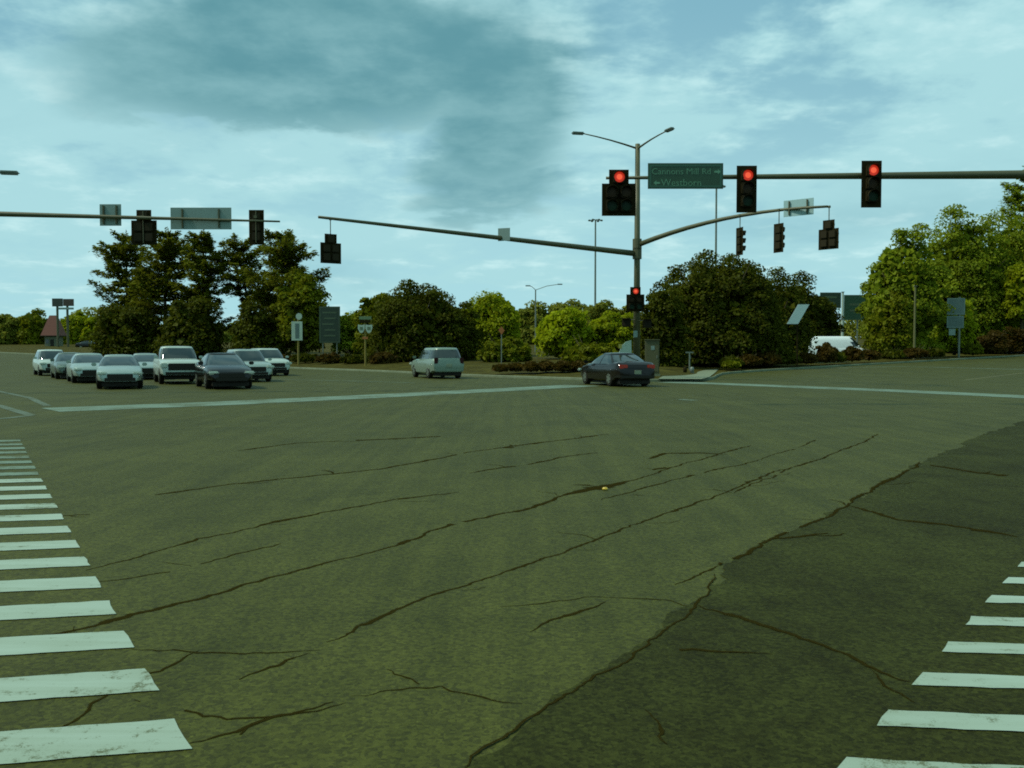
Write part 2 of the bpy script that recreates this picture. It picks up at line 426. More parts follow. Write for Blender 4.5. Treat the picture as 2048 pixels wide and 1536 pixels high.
# concrete path and ramp at the far corner
ramp_px = [(1316, 764), (1334, 752), (1352, 742), (1376, 737), (1440, 737), (1436, 744), (1428, 752), (1418, 760), (1402, 764)]
rp = [G(*p) for p in ramp_px]
poly_sheet('sidewalk', [(p.x, p.y) for p in rp], 0.16, CONC, kind='structure')
# bank beyond the far-left leg
bank = [(-260, 150), (-150, 214), (-60, 262), (-40, 420), (-400, 420)]
o = poly_sheet('grass_bank', bank, 0.15, VERGE, kind='structure')

# older, darker asphalt on the near right, with a ragged seam
seam_px = [(700, 1740), (930, 1536), (1082, 1420), (1180, 1352), (1272, 1292), (1330, 1240), (1385, 1205), (1420, 1170), (1440, 1150),
           (1475, 1118), (1512, 1092), (1585, 1062), (1650, 1036), (1700, 1010), (1760, 970), (1850, 922), (1950, 876), (2048, 842), (2200, 800)]
seam = []; wk = 0.0
for a, b in zip(seam_px, seam_px[1:]):
    A_, B_ = G(*a), G(*b); d_ = (B_ - A_).to_2d(); ln = d_.length; nr_ = Vector((-d_.y, d_.x)) / max(ln, 1e-6); ns = max(1, int(ln / 0.05))
    for i in range(ns):
        u_ = i / ns; wk = 0.86 * wk + random.gauss(0, 0.013); env = min(1.0, 4 * u_, 4 * (1 - u_)) if ns > 4 else 0.0
        q_ = A_.to_2d() + d_ * u_ + nr_ * wk * env * (1 + 0.06 * A_.y); seam.append((q_.x, q_.y))
poly_sheet('older_asphalt', seam + [(40, 34), (40, -20), (-3, -20), (-1.5, 1.0)], 0.004, OLD, kind='structure')

# zebra bars, left crossing: right ends read off the photograph, all 0.31 m wide
def bar(corners, mat, name='crosswalk_bar', off=0.0055, rag=0.0035):
    pts = []
    m_ = len(corners)
    for i in range(m_):
        a, b = corners[i], corners[(i + 1) % m_]
        L = (b - a).length; kx = max(2, int(L / 0.09))
        for j in range(kx):
            p = a.lerp(b, j / kx); pts.append((p.x + random.gauss(0, rag), p.y + random.gauss(0, rag)))
    return poly_sheet(name, pts, off, mat, road)
for i in range(-1, 21):
    d1 = 3.855 + 0.6175 * i                                # far edge of the bar's right end
    a, b = (Vector((-1.452 - 0.594 * (d - 3.855), d, 0)) for d in (d1 - 0.295, d1))
    back = Vector((-2.7, -0.55, 0))
    bar([a, b, b + back, a + back], PAINT if i < 13 else PAINT_OLD)
# right crossing
for i in range(-2, 12):
    d1 = 3.94 + 0.47 * i
    a, b = (Vector((1.656 + 0.765 * (d - 3.94), d, 0)) for d in (d1 - 0.165, d1))
    fwd = Vector((2.6, -0.29, 0))
    bar([a, a + fwd, b + fwd, b], PAINT, off=0.0095)

def line_px(pts, width, mat, name, off=0.006):
    w = [G(*p) for p in pts]; L_, R_ = [], []
    for i, p in enumerate(w):
        d = (w[min(i + 1, len(w) - 1)] - w[max(i - 1, 0)]); d.z = 0; d.normalize(); nrm = Vector((-d.y, d.x, 0)) * width / 2
        L_.append(p + nrm); R_.append(p - nrm)
    mb = MB()
    mb.add([(p.x, p.y, Z(p.x, p.y) + off) for p in L_ + R_], [(i, i + 1, len(w) + i + 1, len(w) + i) for i in range(len(w) - 1)])
    return mb.build(name, mat, road)
def many(pts, k=6):
    out = []
    for a, b in zip(pts, pts[1:]): out += [(lin(a[0], b[0], i / k), lin(a[1], b[1], i / k)) for i in range(k)]
    return out + [pts[-1]]
line_px(many([(100, 820), (420, 808), (700, 795), (960, 782), (1165, 771)]), 2.0, PAINT_OLD, 'stop_line')
line_px(many([(1335, 764), (1500, 770), (1800, 782), (2120, 797)]), 1.9, PAINT_OLD, 'stop_line')
line_px(many([(-60, 800), (0, 812), (62, 831), (20, 836), (-60, 842)], 3), 0.26, FAINT, 'island_marking')
line_px(many([(-80, 766), (60, 796), (95, 812)]), 0.22, FAINT, 'lane_line')
line_px(many([(1600, 738), (1800, 733), (2090, 740)]), 0.35, PAINT_OLD, 'lane_line')
line_px(many([(1930, 760), (2048, 746), (2120, 738)]), 0.16, pbr('yellow_paint', (0.085, 0.085, 0.022), 0.7), 'lane_line')
line_px(many([(520, 758), (700, 762), (830, 766)]), 0.2, PAINT_OLD, 'lane_line')
line_px(many([(1360, 799), (1390, 801)]), 0.35, PAINT_OLD, 'turn_marking')

NCR = [0]
def crack(pts, w0, gaps=0.12, wander=1.0, spur=True):
    """a ragged tar-dark crack lying on the road, its edge broken by the material"""
    NCR[0] += 1; lift = 0.0012 + 0.000018 * NCR[0]        # never two strips in one plane
    P = [G(*p) for p in pts]; path = []
    for a, b in zip(P, P[1:]):
        kx = max(2, int((b - a).length / 0.035))
        path += [a.lerp(b, i / kx) for i in range(kx)]
    path.append(P[-1])
    vs, fs = [], []; d1 = d2 = 0.0; wid = 1.0; skip = 0; prev = False; w0 *= 1.25; L = len(path)
    for i in range(L - 1):
        p, q = path[i], path[i + 1]; d = (q - p); d.z = 0
        if d.length < 1e-6: continue
        d.normalize(); nr = Vector((-d.y, d.x, 0))
        d1 = 0.985 * d1 + random.gauss(0, 0.006 * wander); d2 = 0.7 * d2 + random.gauss(0, 0.006 * wander)
        wid = max(0.2, 0.9 * wid + 0.1 * random.uniform(-0.3, 2.3))
        if random.random() < 0.02: wid *= 2.0
        h = w0 * wid * 0.5 * min(1, (i + 2) / 8, (L - i) / 8); c = p + nr * (d1 + d2)
        if skip > 0: skip -= 1; prev = False; continue
        if random.random() < gaps * 0.022: skip = random.randint(2, 7)
        for v in (c + nr * h, c - nr * h): vs.append((v.x, v.y, Z(v.x, v.y) + lift))
        k_ = len(vs)
        if prev: fs.append((k_ - 4, k_ - 3, k_ - 1, k_ - 2))
        prev = True
    if fs:
        me = bpy.data.meshes.new('crack'); me.from_pydata(vs, [], fs)
        uv = me.uv_layers.new(name='UVMap')
        for l in me.loops: uv.data[l.index].uv = (l.vertex_index % 2, 0.0)
        link('crack', me, TAR, road)
    if spur and w0 > 0.03:                                 # short side branches
        for _ in range(max(1, int(L * 0.035 / 1.6))):
            i0 = random.randint(2, max(3, L - 6)) if L > 9 else 2
            if i0 + 3 >= L: continue
            p = path[i0]; d = (path[min(i0 + 3, L - 1)] - p); a = math.atan2(d.y, d.x) + random.choice((-1, 1)) * random.uniform(0.4, 1.3); ln = random.uniform(0.15, 0.6)
            world_crack([p, p + Vector((math.cos(a) * ln * .5, math.sin(a) * ln * .5, 0)), p + Vector((math.cos(a + .3) * ln, math.sin(a + .3) * ln, 0))], w0 * 0.38)
def world_crack(P, w):
    global G
    g0 = G; G = lambda x, y, z=0: Vector((x, y, 0)); crack([(p.x, p.y) for p in P], w, 0, 1.0, False); G = g0
crack([(0, 1298), (215, 1247), (420, 1190), (620, 1138), (790, 1093), (905, 1050), (1060, 1016), (1130, 992), (1262, 960), (1335, 934), (1500, 890)], 0.034, 0.02)
crack([(655, 1285), (760, 1242), (890, 1193), (1010, 1150), (1150, 1100), (1300, 1044), (1465, 985), (1560, 945), (1650, 915), (1760, 868)], 0.030, 0.02)
crack([(1465, 985), (1560, 945), (1650, 915)], 0.03, 0.6)
crack([(170, 1141), (300, 1108), (400, 1078), (470, 1066), (620, 1030), (800, 1000), (930, 985)], 0.030, 0.02)
crack([(190, 1165), (350, 1142), (470, 1108), (560, 1085)], 0.025, 0.7)
crack([(120, 1032), (190, 1028)], 0.05)
crack([(475, 902), (600, 886), (760, 880), (900, 872)], 0.06, 0.6)
crack([(310, 990), (460, 968), (600, 955), (760, 938), (930, 905), (1015, 894), (1110, 882), (1215, 868)], 0.055, 0.25)
crack([(1005, 896), (1030, 894)], 0.14)
crack([(940, 946), (1060, 928), (1120, 915), (1200, 905)], 0.045, 0.5)
crack([(1125, 990), (1190, 976), (1262, 960)], 0.13, 0.1)
crack([(1305, 940), (1335, 934)], 0.12)
crack([(1265, 990), (1292, 992)], 0.06)
crack([(1298, 918), (1330, 907), (1400, 906), (1460, 909)], 0.10, 0.0, 0.3)
crack([(1200, 1000), (1340, 962), (1500, 925), (1640, 880)], 0.022, 1.2)
crack([(1000, 1215), (1180, 1195), (1330, 1200), (1440, 1225)], 0.014, 0.4)
crack([(1060, 1265), (1130, 1235), (1210, 1200)], 0.018, 0.6)
crack([(1350, 1170), (1440, 1130)], 0.02, 0.3)
crack([(640, 1300), (520, 1307), (400, 1302), (250, 1298)], 0.014, 0.4)
crack([(620, 1305), (540, 1335), (465, 1365)], 0.018, 0.3)
crack([(400, 1302), (330, 1330), (270, 1352), (150, 1440), (95, 1470)], 0.018, 0.3)
crack([(270, 1400), (420, 1422), (520, 1428), (620, 1412), (700, 1395)], 0.016, 0.3)
crack([(370, 1492), (480, 1465), (530, 1442), (600, 1430), (690, 1405)], 0.022, 0.2)
crack([(480, 1470), (500, 1450), (540, 1438)], 0.035, 0)
crack([(700, 1395), (880, 1375), (1000, 1400), (1060, 1410)], 0.012, 0.8)
crack([(770, 1340), (820, 1360), (850, 1380)], 0.016, 0.2)
# cracks of the older surface and its seam
def hi(f):
    global Z
    z0 = Z; Z = lambda x, y: z0(x, y) + 0.0045; f(); Z = z0
hi(lambda: crack([(930, 1538), (1082, 1422), (1180, 1354), (1274, 1294), (1332, 1242), (1388, 1206), (1424, 1172), (1440, 1146)], 0.020, 0.3))
hi(lambda: crack([(1440, 1130), (1512, 1094), (1585, 1064), (1650, 1038), (1700, 1012), (1760, 972), (1850, 924)], 0.040, 0.3))
hi(lambda: crack([(1390, 1210), (1470, 1230), (1580, 1265), (1690, 1310), (1780, 1355), (1830, 1372)], 0.030, 0.3))
hi(lambda: crack([(1700, 1012), (1800, 1040), (1900, 1050), (2048, 1075)], 0.05, 0.3))
hi(lambda: crack([(1540, 1078), (1600, 1074), (1660, 1065)], 0.07, 0.1))
hi(lambda: crack([(1250, 1300), (1330, 1298), (1430, 1302), (1560, 1310)], 0.02, 0.6))
hi(lambda: crack([(1290, 1420), (1310, 1450), (1300, 1475), (1330, 1500)], 0.018, 0.2))
hi(lambda: crack([(1860, 930), (1950, 945), (2048, 955)], 0.12, 0.5))

# small litter and a reflector on the road
def pebble(px, py, r, mat, name, label):
    p = G(px, py); bm = bmesh.new(); bmesh.ops.create_icosphere(bm, subdivisions=2, radius=r)
    for v in bm.verts: v.co = Vector((v.co.x, v.co.y, max(-r * 0.3, v.co.z * 0.6))) * random.uniform(0.85, 1.1)
    me = bpy.data.meshes.new(name); bm.to_mesh(me); bm.free()
    o = link(name, me, mat); o.location = (p.x, p.y, Z(p.x, p.y) + r * 0.3 + 0.004)
    tag(o, label, name.replace('_', ' '))
pebble(1210, 980, 0.035, pbr('amber_reflector', (0.42, 0.30, 0.02), 0.3), 'road_reflector', 'small amber reflector beside a dark crack in mid road')

# ------------------------------------------------------------------ signals
def lens_and_visor(x, z, lit, parent, which):
    """one signal section, facing -Y"""
    sec = bevelbox('signal_section', (x, 0.0, z), (0.335, 0.22, 0.335), HOUS, parent, 0.03)
    mb = MB(); nn = 20; c = [(x, -0.135, z)]
    c += [(x + 0.15 * math.cos(2 * math.pi * j / nn), -0.118, z + 0.15 * math.sin(2 * math.pi * j / nn)) for j in range(nn)]
    mb.add(c, [(0, 1 + j, 1 + (j + 1) % nn) for j in range(nn)])
    mat = {'r': LRED if lit else LOFF_R, 'y': LOFF_Y, 'g': LOFF_G}[which]
    mb.build('lens', mat, sec, True)
    if lit and which == 'r':
        MB().add([(x, -0.142, z)] + [(x + 0.082 * math.cos(2 * math.pi * j / nn), -0.134, z + 0.082 * math.sin(2 * math.pi * j / nn)) for j in range(nn)],
                 [(0, 1 + j, 1 + (j + 1) % nn) for j in range(nn)]).build('lamp_core', LCORE, sec, True)
    mb = MB(); vs = []; fs = []; k_ = 14
    for ring_i, (rr, yy_) in enumerate(((0.165, -0.11), (0.17, -0.30), (0.158, -0.30), (0.153, -0.11))):
        for j in range(k_ + 1):
            a = R(-35) + j / k_ * R(250)
            yq = yy_ if yy_ > -0.2 else -0.30 + 0.09 * (1 - max(0, math.sin(a)))
            vs.append((x + rr * math.cos(a), yq, z + rr * math.sin(a)))
    for r_ in range(3):
        fs += [(r_ * (k_ + 1) + j, r_ * (k_ + 1) + j + 1, (r_ + 1) * (k_ + 1) + j + 1, (r_ + 1) * (k_ + 1) + j) for j in range(k_)]
    mb.add(vs, fs).build('visor', HOUS, sec)

def signal(label, top, facing, kind, lit=False, hang=0.0, group=None, small=1.0, armoff=0.19):
    """top: top centre of the backplate; facing: azimuth the lenses look to, pi = towards the camera"""
    t = thing('traffic_signal', label, 'traffic signal', top, -(facing - math.pi), group)
    t.scale = (small,) * 3
    if kind == 3:
        bevelbox('backplate', (0, 0.02, -0.675), (0.585, 0.012, 1.35), BLACKP, t, 0.004, 1)
        for i, w in enumerate('ryg'): lens_and_visor(0, -0.30 - 0.365 * i, lit and w == 'r', t, w)
    else:
        mb = MB()
        o2 = [(-0.285, 0), (0.285, 0), (0.285, -0.40), (0.49, -0.40), (0.49, -1.33), (-0.49, -1.33), (-0.49, -0.40), (-0.285, -0.40)]
        mb.add([(x, 0.014, z) for x, z in o2] + [(x, 0.026, z) for x, z in o2],
               [tuple(range(8)), tuple(range(15, 7, -1))] + [(i, 8 + i, 8 + (i + 1) % 8, (i + 1) % 8) for i in range(8)])
        mb.build('backplate', BLACKP, t)
        lens_and_visor(0, -0.235, lit, t, 'r')
        for sx in (-0.205, 0.205):
            lens_and_visor(sx, -0.66, False, t, 'y'); lens_and_visor(sx, -1.05, False, t, 'g')
    mb = MB()
    if hang:
        mb.tube([(0, 0.0, -0.05), (0, 0.0, hang)], 0.022, 8)
        mb.box((0, 0, hang), (0.10, 0.10, 0.10))
    else:
        mb.box((0, armoff * 0.62, -0.29), (0.12, armoff * 0.9, 0.10)); mb.tube([(0, 0.10, -0.05), (0, 0.10, -1.28)], 0.022, 8)
    mb.build('bracket', STEEL, t)
    return t

def arm_pts(a, b, n=8, sag=0.0):
    out = []
    for i in range(n + 1):
        u = i / n; p = a.lerp(b, u); p.z += sag * 4 * u * (1 - u); out.append(p)
    return out

def along(a, b, px, sag=0.0):
    """point on the arm a-b that is seen at pixel column px"""
    lo, hi_ = 0.0, 1.0
    col_ = lambda u: 1024 + F * a.lerp(b, u).x / (a.lerp(b, u).y * CP)
    up = col_(1) > col_(0)
    for _ in range(40):
        mid = (lo + hi_) / 2
        if (col_(mid) < px) == up: lo = mid
        else: hi_ = mid
    p = a.lerp(b, lo); p.z += sag * 4 * lo * (1 - lo); return p

def pole_with_arms(name, label, base, h, r0, r1, arms, lum=(), foot=True):
    t = thing(name, label, 'signal pole', base)
    mb = MB(); mb.tube([(0, 0, 0), (0, 0, h * 0.5), (0, 0, h)], [r0, lin(r0, r1, .5), r1], 14)
    mb.build('pole', STEEL, t, True)
    MB().tube([(0, 0, -0.3), (0, 0, 0.12)], r0 * 2.2, 16).build('footing', CONC, t)
    MB().tube([(0, 0, 0.12), (0, 0, 0.2)], r0 * 1.5, 12).build('base_flange', STEEL, t)
    for (a, b, ra, rb, sag) in arms:
        pts = arm_pts(a - Vector(base), b - Vector(base), 10, sag)
        MB().tube(pts, [lin(ra, rb, i / 10) for i in range(11)], 10).build('mast_arm', STEEL, t, True)
        c = pts[0]; MB().tube([(0, 0, c.z - 0.30), (0, 0, c.z + 0.30)], r0 * 1.25, 12).build('arm_collar', STEEL, t)
    for e in lum:
        e = e - Vector(base); d = e.copy(); d.z = 0; d.normalize()
        pts = [Vector((0, 0, h - 0.25)).lerp(e, u) + Vector((0, 0, 0.05 * math.sin(u * math.pi))) for u in (0, .25, .5, .75, 1)]
        a_ = MB().tube(pts, [0.06, 0.05, 0.042, 0.036, 0.03], 8).build('luminaire_arm', STEEL, t, True)
        rot = Vector((d.x, d.y, 0)).to_track_quat('Y', 'Z').to_matrix()
        bevelbox('lamp_head', e + d * 0.28, (0.30, 0.70, 0.14), GALV, t, 0.06, 2, rot)
    return t

# main pole, far corner
MP = at(1273, 760, 50.0); MPz = verge_z(MP.x, MP.y, 2.5); base = Vector((MP.x, MP.y, MPz))
tipL = at(637, 434, 39.0); rootL = at(1270, 507, 50.0)
tipR = at(1655, 413, 40.7); rootR = at(1278, 489, 50.0)
SAGR = 0.42
pole_with_arms('signal_pole', 'tall steel signal pole with two mast arms and two lamps at far corner', base,
               at(1277, 288, 50).z - MPz, 0.20, 0.13,
               [(rootL, tipL, 0.16, 0.06, 0.0), (rootR, tipR, 0.14, 0.055, SAGR)],
               [at(1166, 267, 49.4), at(1333, 262, 47.2)])
# near right arm, its pole out of the picture
NR = 26.7
rtip = at(1212, 356, NR + 0.1); rroot = at(2310, 347, NR + 0.1)
pole_with_arms('signal_pole', 'signal pole beyond right edge carrying the thick near mast arm with red lights', Vector((rroot.x, rroot.y, 0)),
               7.6, 0.20, 0.15, [(rroot, rtip, 0.155, 0.042, 0.0)])
# near left arm
ltip = at(560, 443, 35.5); lroot = at(-150, 424, 34.0)
pole_with_arms('signal_pole', 'signal pole beyond left edge carrying the near left mast arm', Vector((lroot.x, lroot.y, 0)),
               9.0, 0.19, 0.12, [(lroot, ltip, 0.115, 0.035, 0.0)], [at(2, 345, 34.5)])

def on_arm(px, ytop, a, b, back=0.30):
    q = along(a, b, px); d = q.y - back
    return at(px, ytop, d)
signal('black signal with red light lit, nearest the right edge on thick arm', on_arm(1744, 321, rtip, rroot), math.pi, 3, True, group='signals facing the camera')
signal('black signal with red light lit, just right of the green street sign', on_arm(1494, 331, rtip, rroot), math.pi, 3, True, group='signals facing the camera')
signal('wide five-light signal with red lit on top, left of the green street sign', on_arm(1238, 339, rtip, rroot), math.pi, 5, True, group='signals facing the camera')
signal('dark five-light signal seen from behind on the left arm between two pale signs', at(288, 420, along(lroot, ltip, 288).y + 0.25), 0.0, 5, group='signals seen from behind')
signal('dark three-light signal seen from behind near the tip of the left arm', at(513, 420, along(lroot, ltip, 513).y + 0.25), 0.0, 3, group='signals seen from behind')
p = along(rootL, tipL, 661); signal('dark five-light signal hanging below the tip of the long far arm', at(661, 468, p.y), R(-32), 5, hang=p.z - at(661, 468, p.y).z, group='signals seen from behind', small=0.95)
p = along(rootR, tipR, 1480, SAGR); signal('narrow dark signal hanging nearest the tall pole on rising far arm', at(1480, 455, p.y), R(70), 3, hang=p.z - at(1480, 455, p.y).z, group='signals seen from behind')
p = along(rootR, tipR, 1558, SAGR); signal('dark signal hanging in the middle of the rising far arm', at(1558, 447, p.y), R(58), 3, hang=p.z - at(1558, 447, p.y).z, group='signals seen from behind')
p = along(rootR, tipR, 1658, SAGR); signal('dark five-light signal hanging below the tip of the rising far arm', at(1658, 440, p.y), R(48), 5, hang=p.z - at(1658, 440, p.y).z, group='signals seen from behind', small=0.98)
signal('five-light signal with red lit low on the tall far pole', at(1271, 574, 49.55), math.pi, 5, True, group='signals facing the camera')

# pedestrian signals and small fixtures of the main pole
def ped(label, px, py, Y, yaw):
    c = at(px, py, Y); t = thing('pedestrian_signal', label, 'pedestrian signal', c, yaw, 'pedestrian signals')
    bevelbox('housing', (0, 0, 0), (0.46, 0.22, 0.47), HOUS, t, 0.03)
    bevelbox('lens', (0, -0.113, 0), (0.38, 0.012, 0.39), pbr('unlit_hand_lens', (0.012, 0.010, 0.004), 0.6, spec=0.1), t, 0.01, 1)
    MB().box((0, -0.2, 0.225), (0.46, 0.20, 0.02)).build('visor', HOUS, t)
    s = 1 if px < 1272 else -1
    MB().tube([(0, 0, 0.15), (s * 0.45, 0.12, 0.15)], 0.025, 8).build('bracket', STEEL, t)
ped('boxy dark pedestrian signal on the left side of the tall pole', 1253, 645, 49.8, R(-25))
ped('boxy dark pedestrian signal on the right side of the tall pole', 1294, 647, 49.8, R(20))
c = at(1271, 668, 49.76); t = thing('pole_plate', 'small pale plate strapped to the tall pole at head height', 'plate', c)
bevelbox('panel', (0, 0, 0), (0.22, 0.02, 0.36), SBACK, t, 0.006, 1)
MB().box((0, 0.05, 0.1), (0.08, 0.10, 0.03)).build('strap', STEEL, t)
# white placard and yellow card fixed beside the pole
c = at(1252, 692, 49.6); t = thing('white_placard', 'white slanted placard fixed beside the tall pole above the black car', 'placard', c, R(12))
MB().add([(-0.42, 0, -0.42), (0.32, 0, -0.42), (0.30, 0, 0.32), (-0.02, 0, 0.22), (-0.22, 0, 0.02),
          (-0.42, 0.03, -0.42), (0.32, 0.03, -0.42), (0.30, 0.03, 0.32), (-0.02, 0.03, 0.22), (-0.22, 0.03, 0.02)],
         [(0, 1, 2, 3, 4), (9, 8, 7, 6, 5), (0, 5, 6, 1), (1, 6, 7, 2), (2, 7, 8, 3), (3, 8, 9, 4), (4, 9, 5, 0)]).build('panel', SWHITE, t)
bevelbox('card', (-0.33, -0.02, -0.02), (0.18, 0.02, 0.22), YELLOWP, t, 0.005, 1)
MB().tube([(0.1, 0.06, -0.2), (0.45, 0.3, -0.2)], 0.02, 6).build('bracket', STEEL, t)

# signal cabinet
c = G(1304, 752); cz = verge_z(c.x, c.y, 6)
c = at(1304, 755, 52.5); t = thing('signal_cabinet', 'olive metal signal cabinet behind the black car beside the pole', 'cabinet', (c.x, c.y, verge_z(c.x, c.y, 5)), R(-6))
bevelbox('cabinet_body', (0, 0, 1.08), (0.80, 0.55, 1.95), BROWNB, t, 0.02)
bevelbox('roof', (0, -0.02, 2.08), (0.88, 0.66, 0.07), BROWNB, t, 0.02)
d_ = bevelbox('door', (0, -0.285, 1.1), (0.70, 0.02, 1.70), BROWNB, t, 0.008, 1)
bevelbox('handle', (0.26, -0.31, 1.1), (0.05, 0.03, 0.16), GALV, d_, 0.008, 1)
bevelbox('label_plate', (0.02, -0.299, 1.62), (0.20, 0.01, 0.24), SBACK, d_, 0.003, 1)
MB().box((0, 0, 0.05), (0.9, 0.65, 0.14)).build('plinth', CONC, t)

# ------------------------------------------------------------------ signs
def board(t, w, h, mat, z=0.0, y=0.0, x=0.0, name='panel', border=None, th=0.02):
    o = bevelbox(name, (x, y, z), (w, th, h), mat, t, 0.004, 1)
    if border:
        e = 0.035 * max(w, h) ** 0.5; mb = MB()
        yy_ = y - th / 2 - 0.003
        for (cx_, cz_, ww, hh) in ((0, h / 2 - 1.4 * e, w - 2 * e, e), (0, -h / 2 + 1.4 * e, w - 2 * e, e), (-w / 2 + 1.4 * e, 0, e, h - 3.8 * e), (w / 2 - 1.4 * e, 0, e, h - 3.8 * e)):
            mb.box((x + cx_, yy_, z + cz_), (ww, 0.004, hh))
        mb.build('border', border, o)
    return o
def letters(o, txt, size, x, y, z, mat):
    me = text_mesh(txt, size); l = link('lettering', me, mat, o); l.location = (x, y, z); return l
def arrow(o, x, y, z, s, dirn, mat):
    mb = MB(); q = [(0, 0), (0.5, 0.45), (0.5, 0.17), (1.1, 0.17), (1.1, -0.17), (0.5, -0.17), (0.5, -0.45)]
    q = [((a - 0.55) * s * dirn, b * s) for a, b in q]
    mb.add([(x + a, y, z + b) for a, b in q] + [(x + a, y + 0.004, z + b) for a, b in q],
           [tuple(range(7)) if dirn < 0 else tuple(range(6, -1, -1))] + [(i, (i + 1) % 7, 7 + (i + 1) % 7, 7 + i) for i in range(7)])
    mb.build('arrow', mat, o)

# green street sign on the near right arm
c = at(1371, 352, NR - 0.28); t = thing('street_name_sign', 'large green street sign with two lines on the thick right arm', 'street sign', c)
pb = board(t, 2.17, 0.735, SGREEN, border=pbr('faded_sign_border', (0.02, 0.09, 0.05), 0.5))
letters(pb, 'Cannons', 0.26, -0.52, -0.014, 0.12, SLET); letters(pb, 'Mill', 0.26, 0.20, -0.014, 0.12, SLET); letters(pb, 'Rd', 0.24, 0.60, -0.014, 0.12, SLET)
arrow(pb, 0.92, -0.016, 0.12, 0.17, -1, pbr('bright_lettering', (0.10, 0.26, 0.15), 0.5))
arrow(pb, -0.83, -0.016, -0.20, 0.17, 1, MATS['bright_lettering']); letters(pb, 'Westborn', 0.28, -0.12, -0.014, -0.20, SLET)
for sx in (-0.7, 0.7): MB().box((sx, 0.16, 0.06), (0.06, 0.30, 0.5)).build('bracket', STEEL, t)

def arm_sign(label, px, py, w, h, a, b, mat, front, sag=0.0, yaw=0.0, name='arm_sign'):
    q = along(a, b, px, sag); c = at(px, py, q.y + (-0.2 if front else 0.2))
    t = thing(name, label, 'sign', c, yaw)
    board(t, w, h, mat)
    s = 1 if front else -1
    for sx in (-0.3, 0.3): MB().box((sx * w, s * 0.05, 0), (0.05, 0.08, h * 0.85)).build('bracket', STEEL, t)
arm_sign('square pale sign seen from behind on the left arm, left of the wide signal', 221, 430, 0.82, 0.82, lroot, ltip, SBACK, False)
arm_sign('long pale sign seen from behind in the middle of the left arm', 402, 437, 2.35, 0.84, lroot, ltip, SBACK, False)
arm_sign('small pale square sign in the middle of the long far arm', 1008, 469, 0.62, 0.62, rootL, tipL, SBACK, True, yaw=R(-20), name='arm_sign')
arm_sign('wide pale sign near the tip of the rising far arm', 1597, 415, 1.42, 0.75, rootR, tipR, pbr('pale_blue_sign', (0.26, 0.42, 0.40), 0.5), False, SAGR, R(-40))

def ground_sign(name, label, px, Y, z0=None):
    x = (px - 1024) / F * Y
    z = verge_z(x, Y, 5) if z0 is None else z0
    return thing(name, label, 'sign', (x, Y, z)), z
def zpx(py, Y): return at(1024, py, Y).z
# tall white sign on yellow post with a small round sign above
Y = 88.0; t, zb = ground_sign('roadside_sign', 'upright white rectangular sign on yellow post under a small round sign', 595, Y)
board(t, 1.05, zpx(643, Y) - zpx(681, Y), SWHITE, z=(zpx(643, Y) + zpx(681, Y)) / 2 - zb, y=-0.1)
mb = MB(); nn = 18; zc = zpx(633, Y) - zb
mb.add([(0.2 + 0.30 * math.cos(2 * math.pi * j / nn), -0.1, zc + 0.32 * math.sin(2 * math.pi * j / nn)) for j in range(nn)] +
       [(0.2 + 0.30 * math.cos(2 * math.pi * j / nn), -0.07, zc + 0.32 * math.sin(2 * math.pi * j / nn)) for j in range(nn)],
       [tuple(range(nn)), tuple(range(2 * nn - 1, nn - 1, -1))] + [(j, nn + j, nn + (j + 1) % nn, (j + 1) % nn) for j in range(nn)])
mb.build('round_plate', SWHITE, t)
bevelbox('stripe', (0.03, -0.114, (zpx(643, Y) + zpx(681, Y)) / 2 - zb), (0.4, 0.006, 1.45), BLUEG, t, 0.002, 1)
MB().tube([(0.1, 0, 0), (0.1, 0, zc)], 0.10, 8).build('post', WOODY, t)
# dark green guide sign
Y = 98.0; t, zb = ground_sign('guide_sign', 'tall dark green guide sign with faint lettering against dark trees', 660, Y)
hz = (zpx(613, Y) + zpx(686, Y)) / 2 - zb
pb = board(t, 2.25, zpx(613, Y) - zpx(686, Y), SGREEN_D, z=hz, border=SLETD, th=0.04)
for i in range(5):                                        # unreadable lines of lettering, as streaks
    bevelbox('faded_line', (random.uniform(-0.2, 0.1), -0.026, hz + 1.3 - 0.62 * i), (random.uniform(1.0, 1.7), 0.006, 0.16), SLETD, pb, 0.002, 1)
for sx in (-0.75, 0.75): MB().tube([(sx, 0.08, 0), (sx, 0.08, hz + 1.6)], 0.07, 8).build('post', GALV, t)
# route marker assembly
Y = 82.0; t, zb = ground_sign('route_marker', 'cluster of pale route shields under a dark plate on yellow post', 731, Y)
bevelbox('banner_plate', (0.02, -0.1, zpx(636, Y) - zb), (1.1, 0.02, 0.28), pbr('pale_green_plate', (0.10, 0.17, 0.07), 0.5), t, 0.004, 1)
bevelbox('dark_plate', (0.0, -0.1, zpx(643, Y) - zb), (0.95, 0.02, 0.26), BLACKP, t, 0.004, 1)
for sx in (-0.34, 0.34):
    o2 = [(-0.30, 0.36), (0.0, 0.30), (0.30, 0.36), (0.31, 0.0), (0.16, -0.34), (0, -0.42), (-0.16, -0.34), (-0.31, 0.0)]
    zc = zpx(657, Y) - zb
    MB().add([(sx + a, -0.11, zc + b) for a, b in o2] + [(sx + a, -0.09, zc + b) for a, b in o2],
             [tuple(range(7, -1, -1)), tuple(range(8, 16))] + [(i, (i + 1) % 8, 8 + (i + 1) % 8, 8 + i) for i in range(8)]).build('shield', SWHITE, t)
    bevelbox('numeral_band', (sx, -0.114, zc), (0.30, 0.004, 0.30), pbr('grey_green_band', (0.10, 0.15, 0.08), 0.5), t, 0.001, 1)
bevelbox('arrow_plate', (0, -0.1, zpx(676, Y) - zb), (0.5, 0.02, 0.2), ORANGE, t, 0.004, 1)
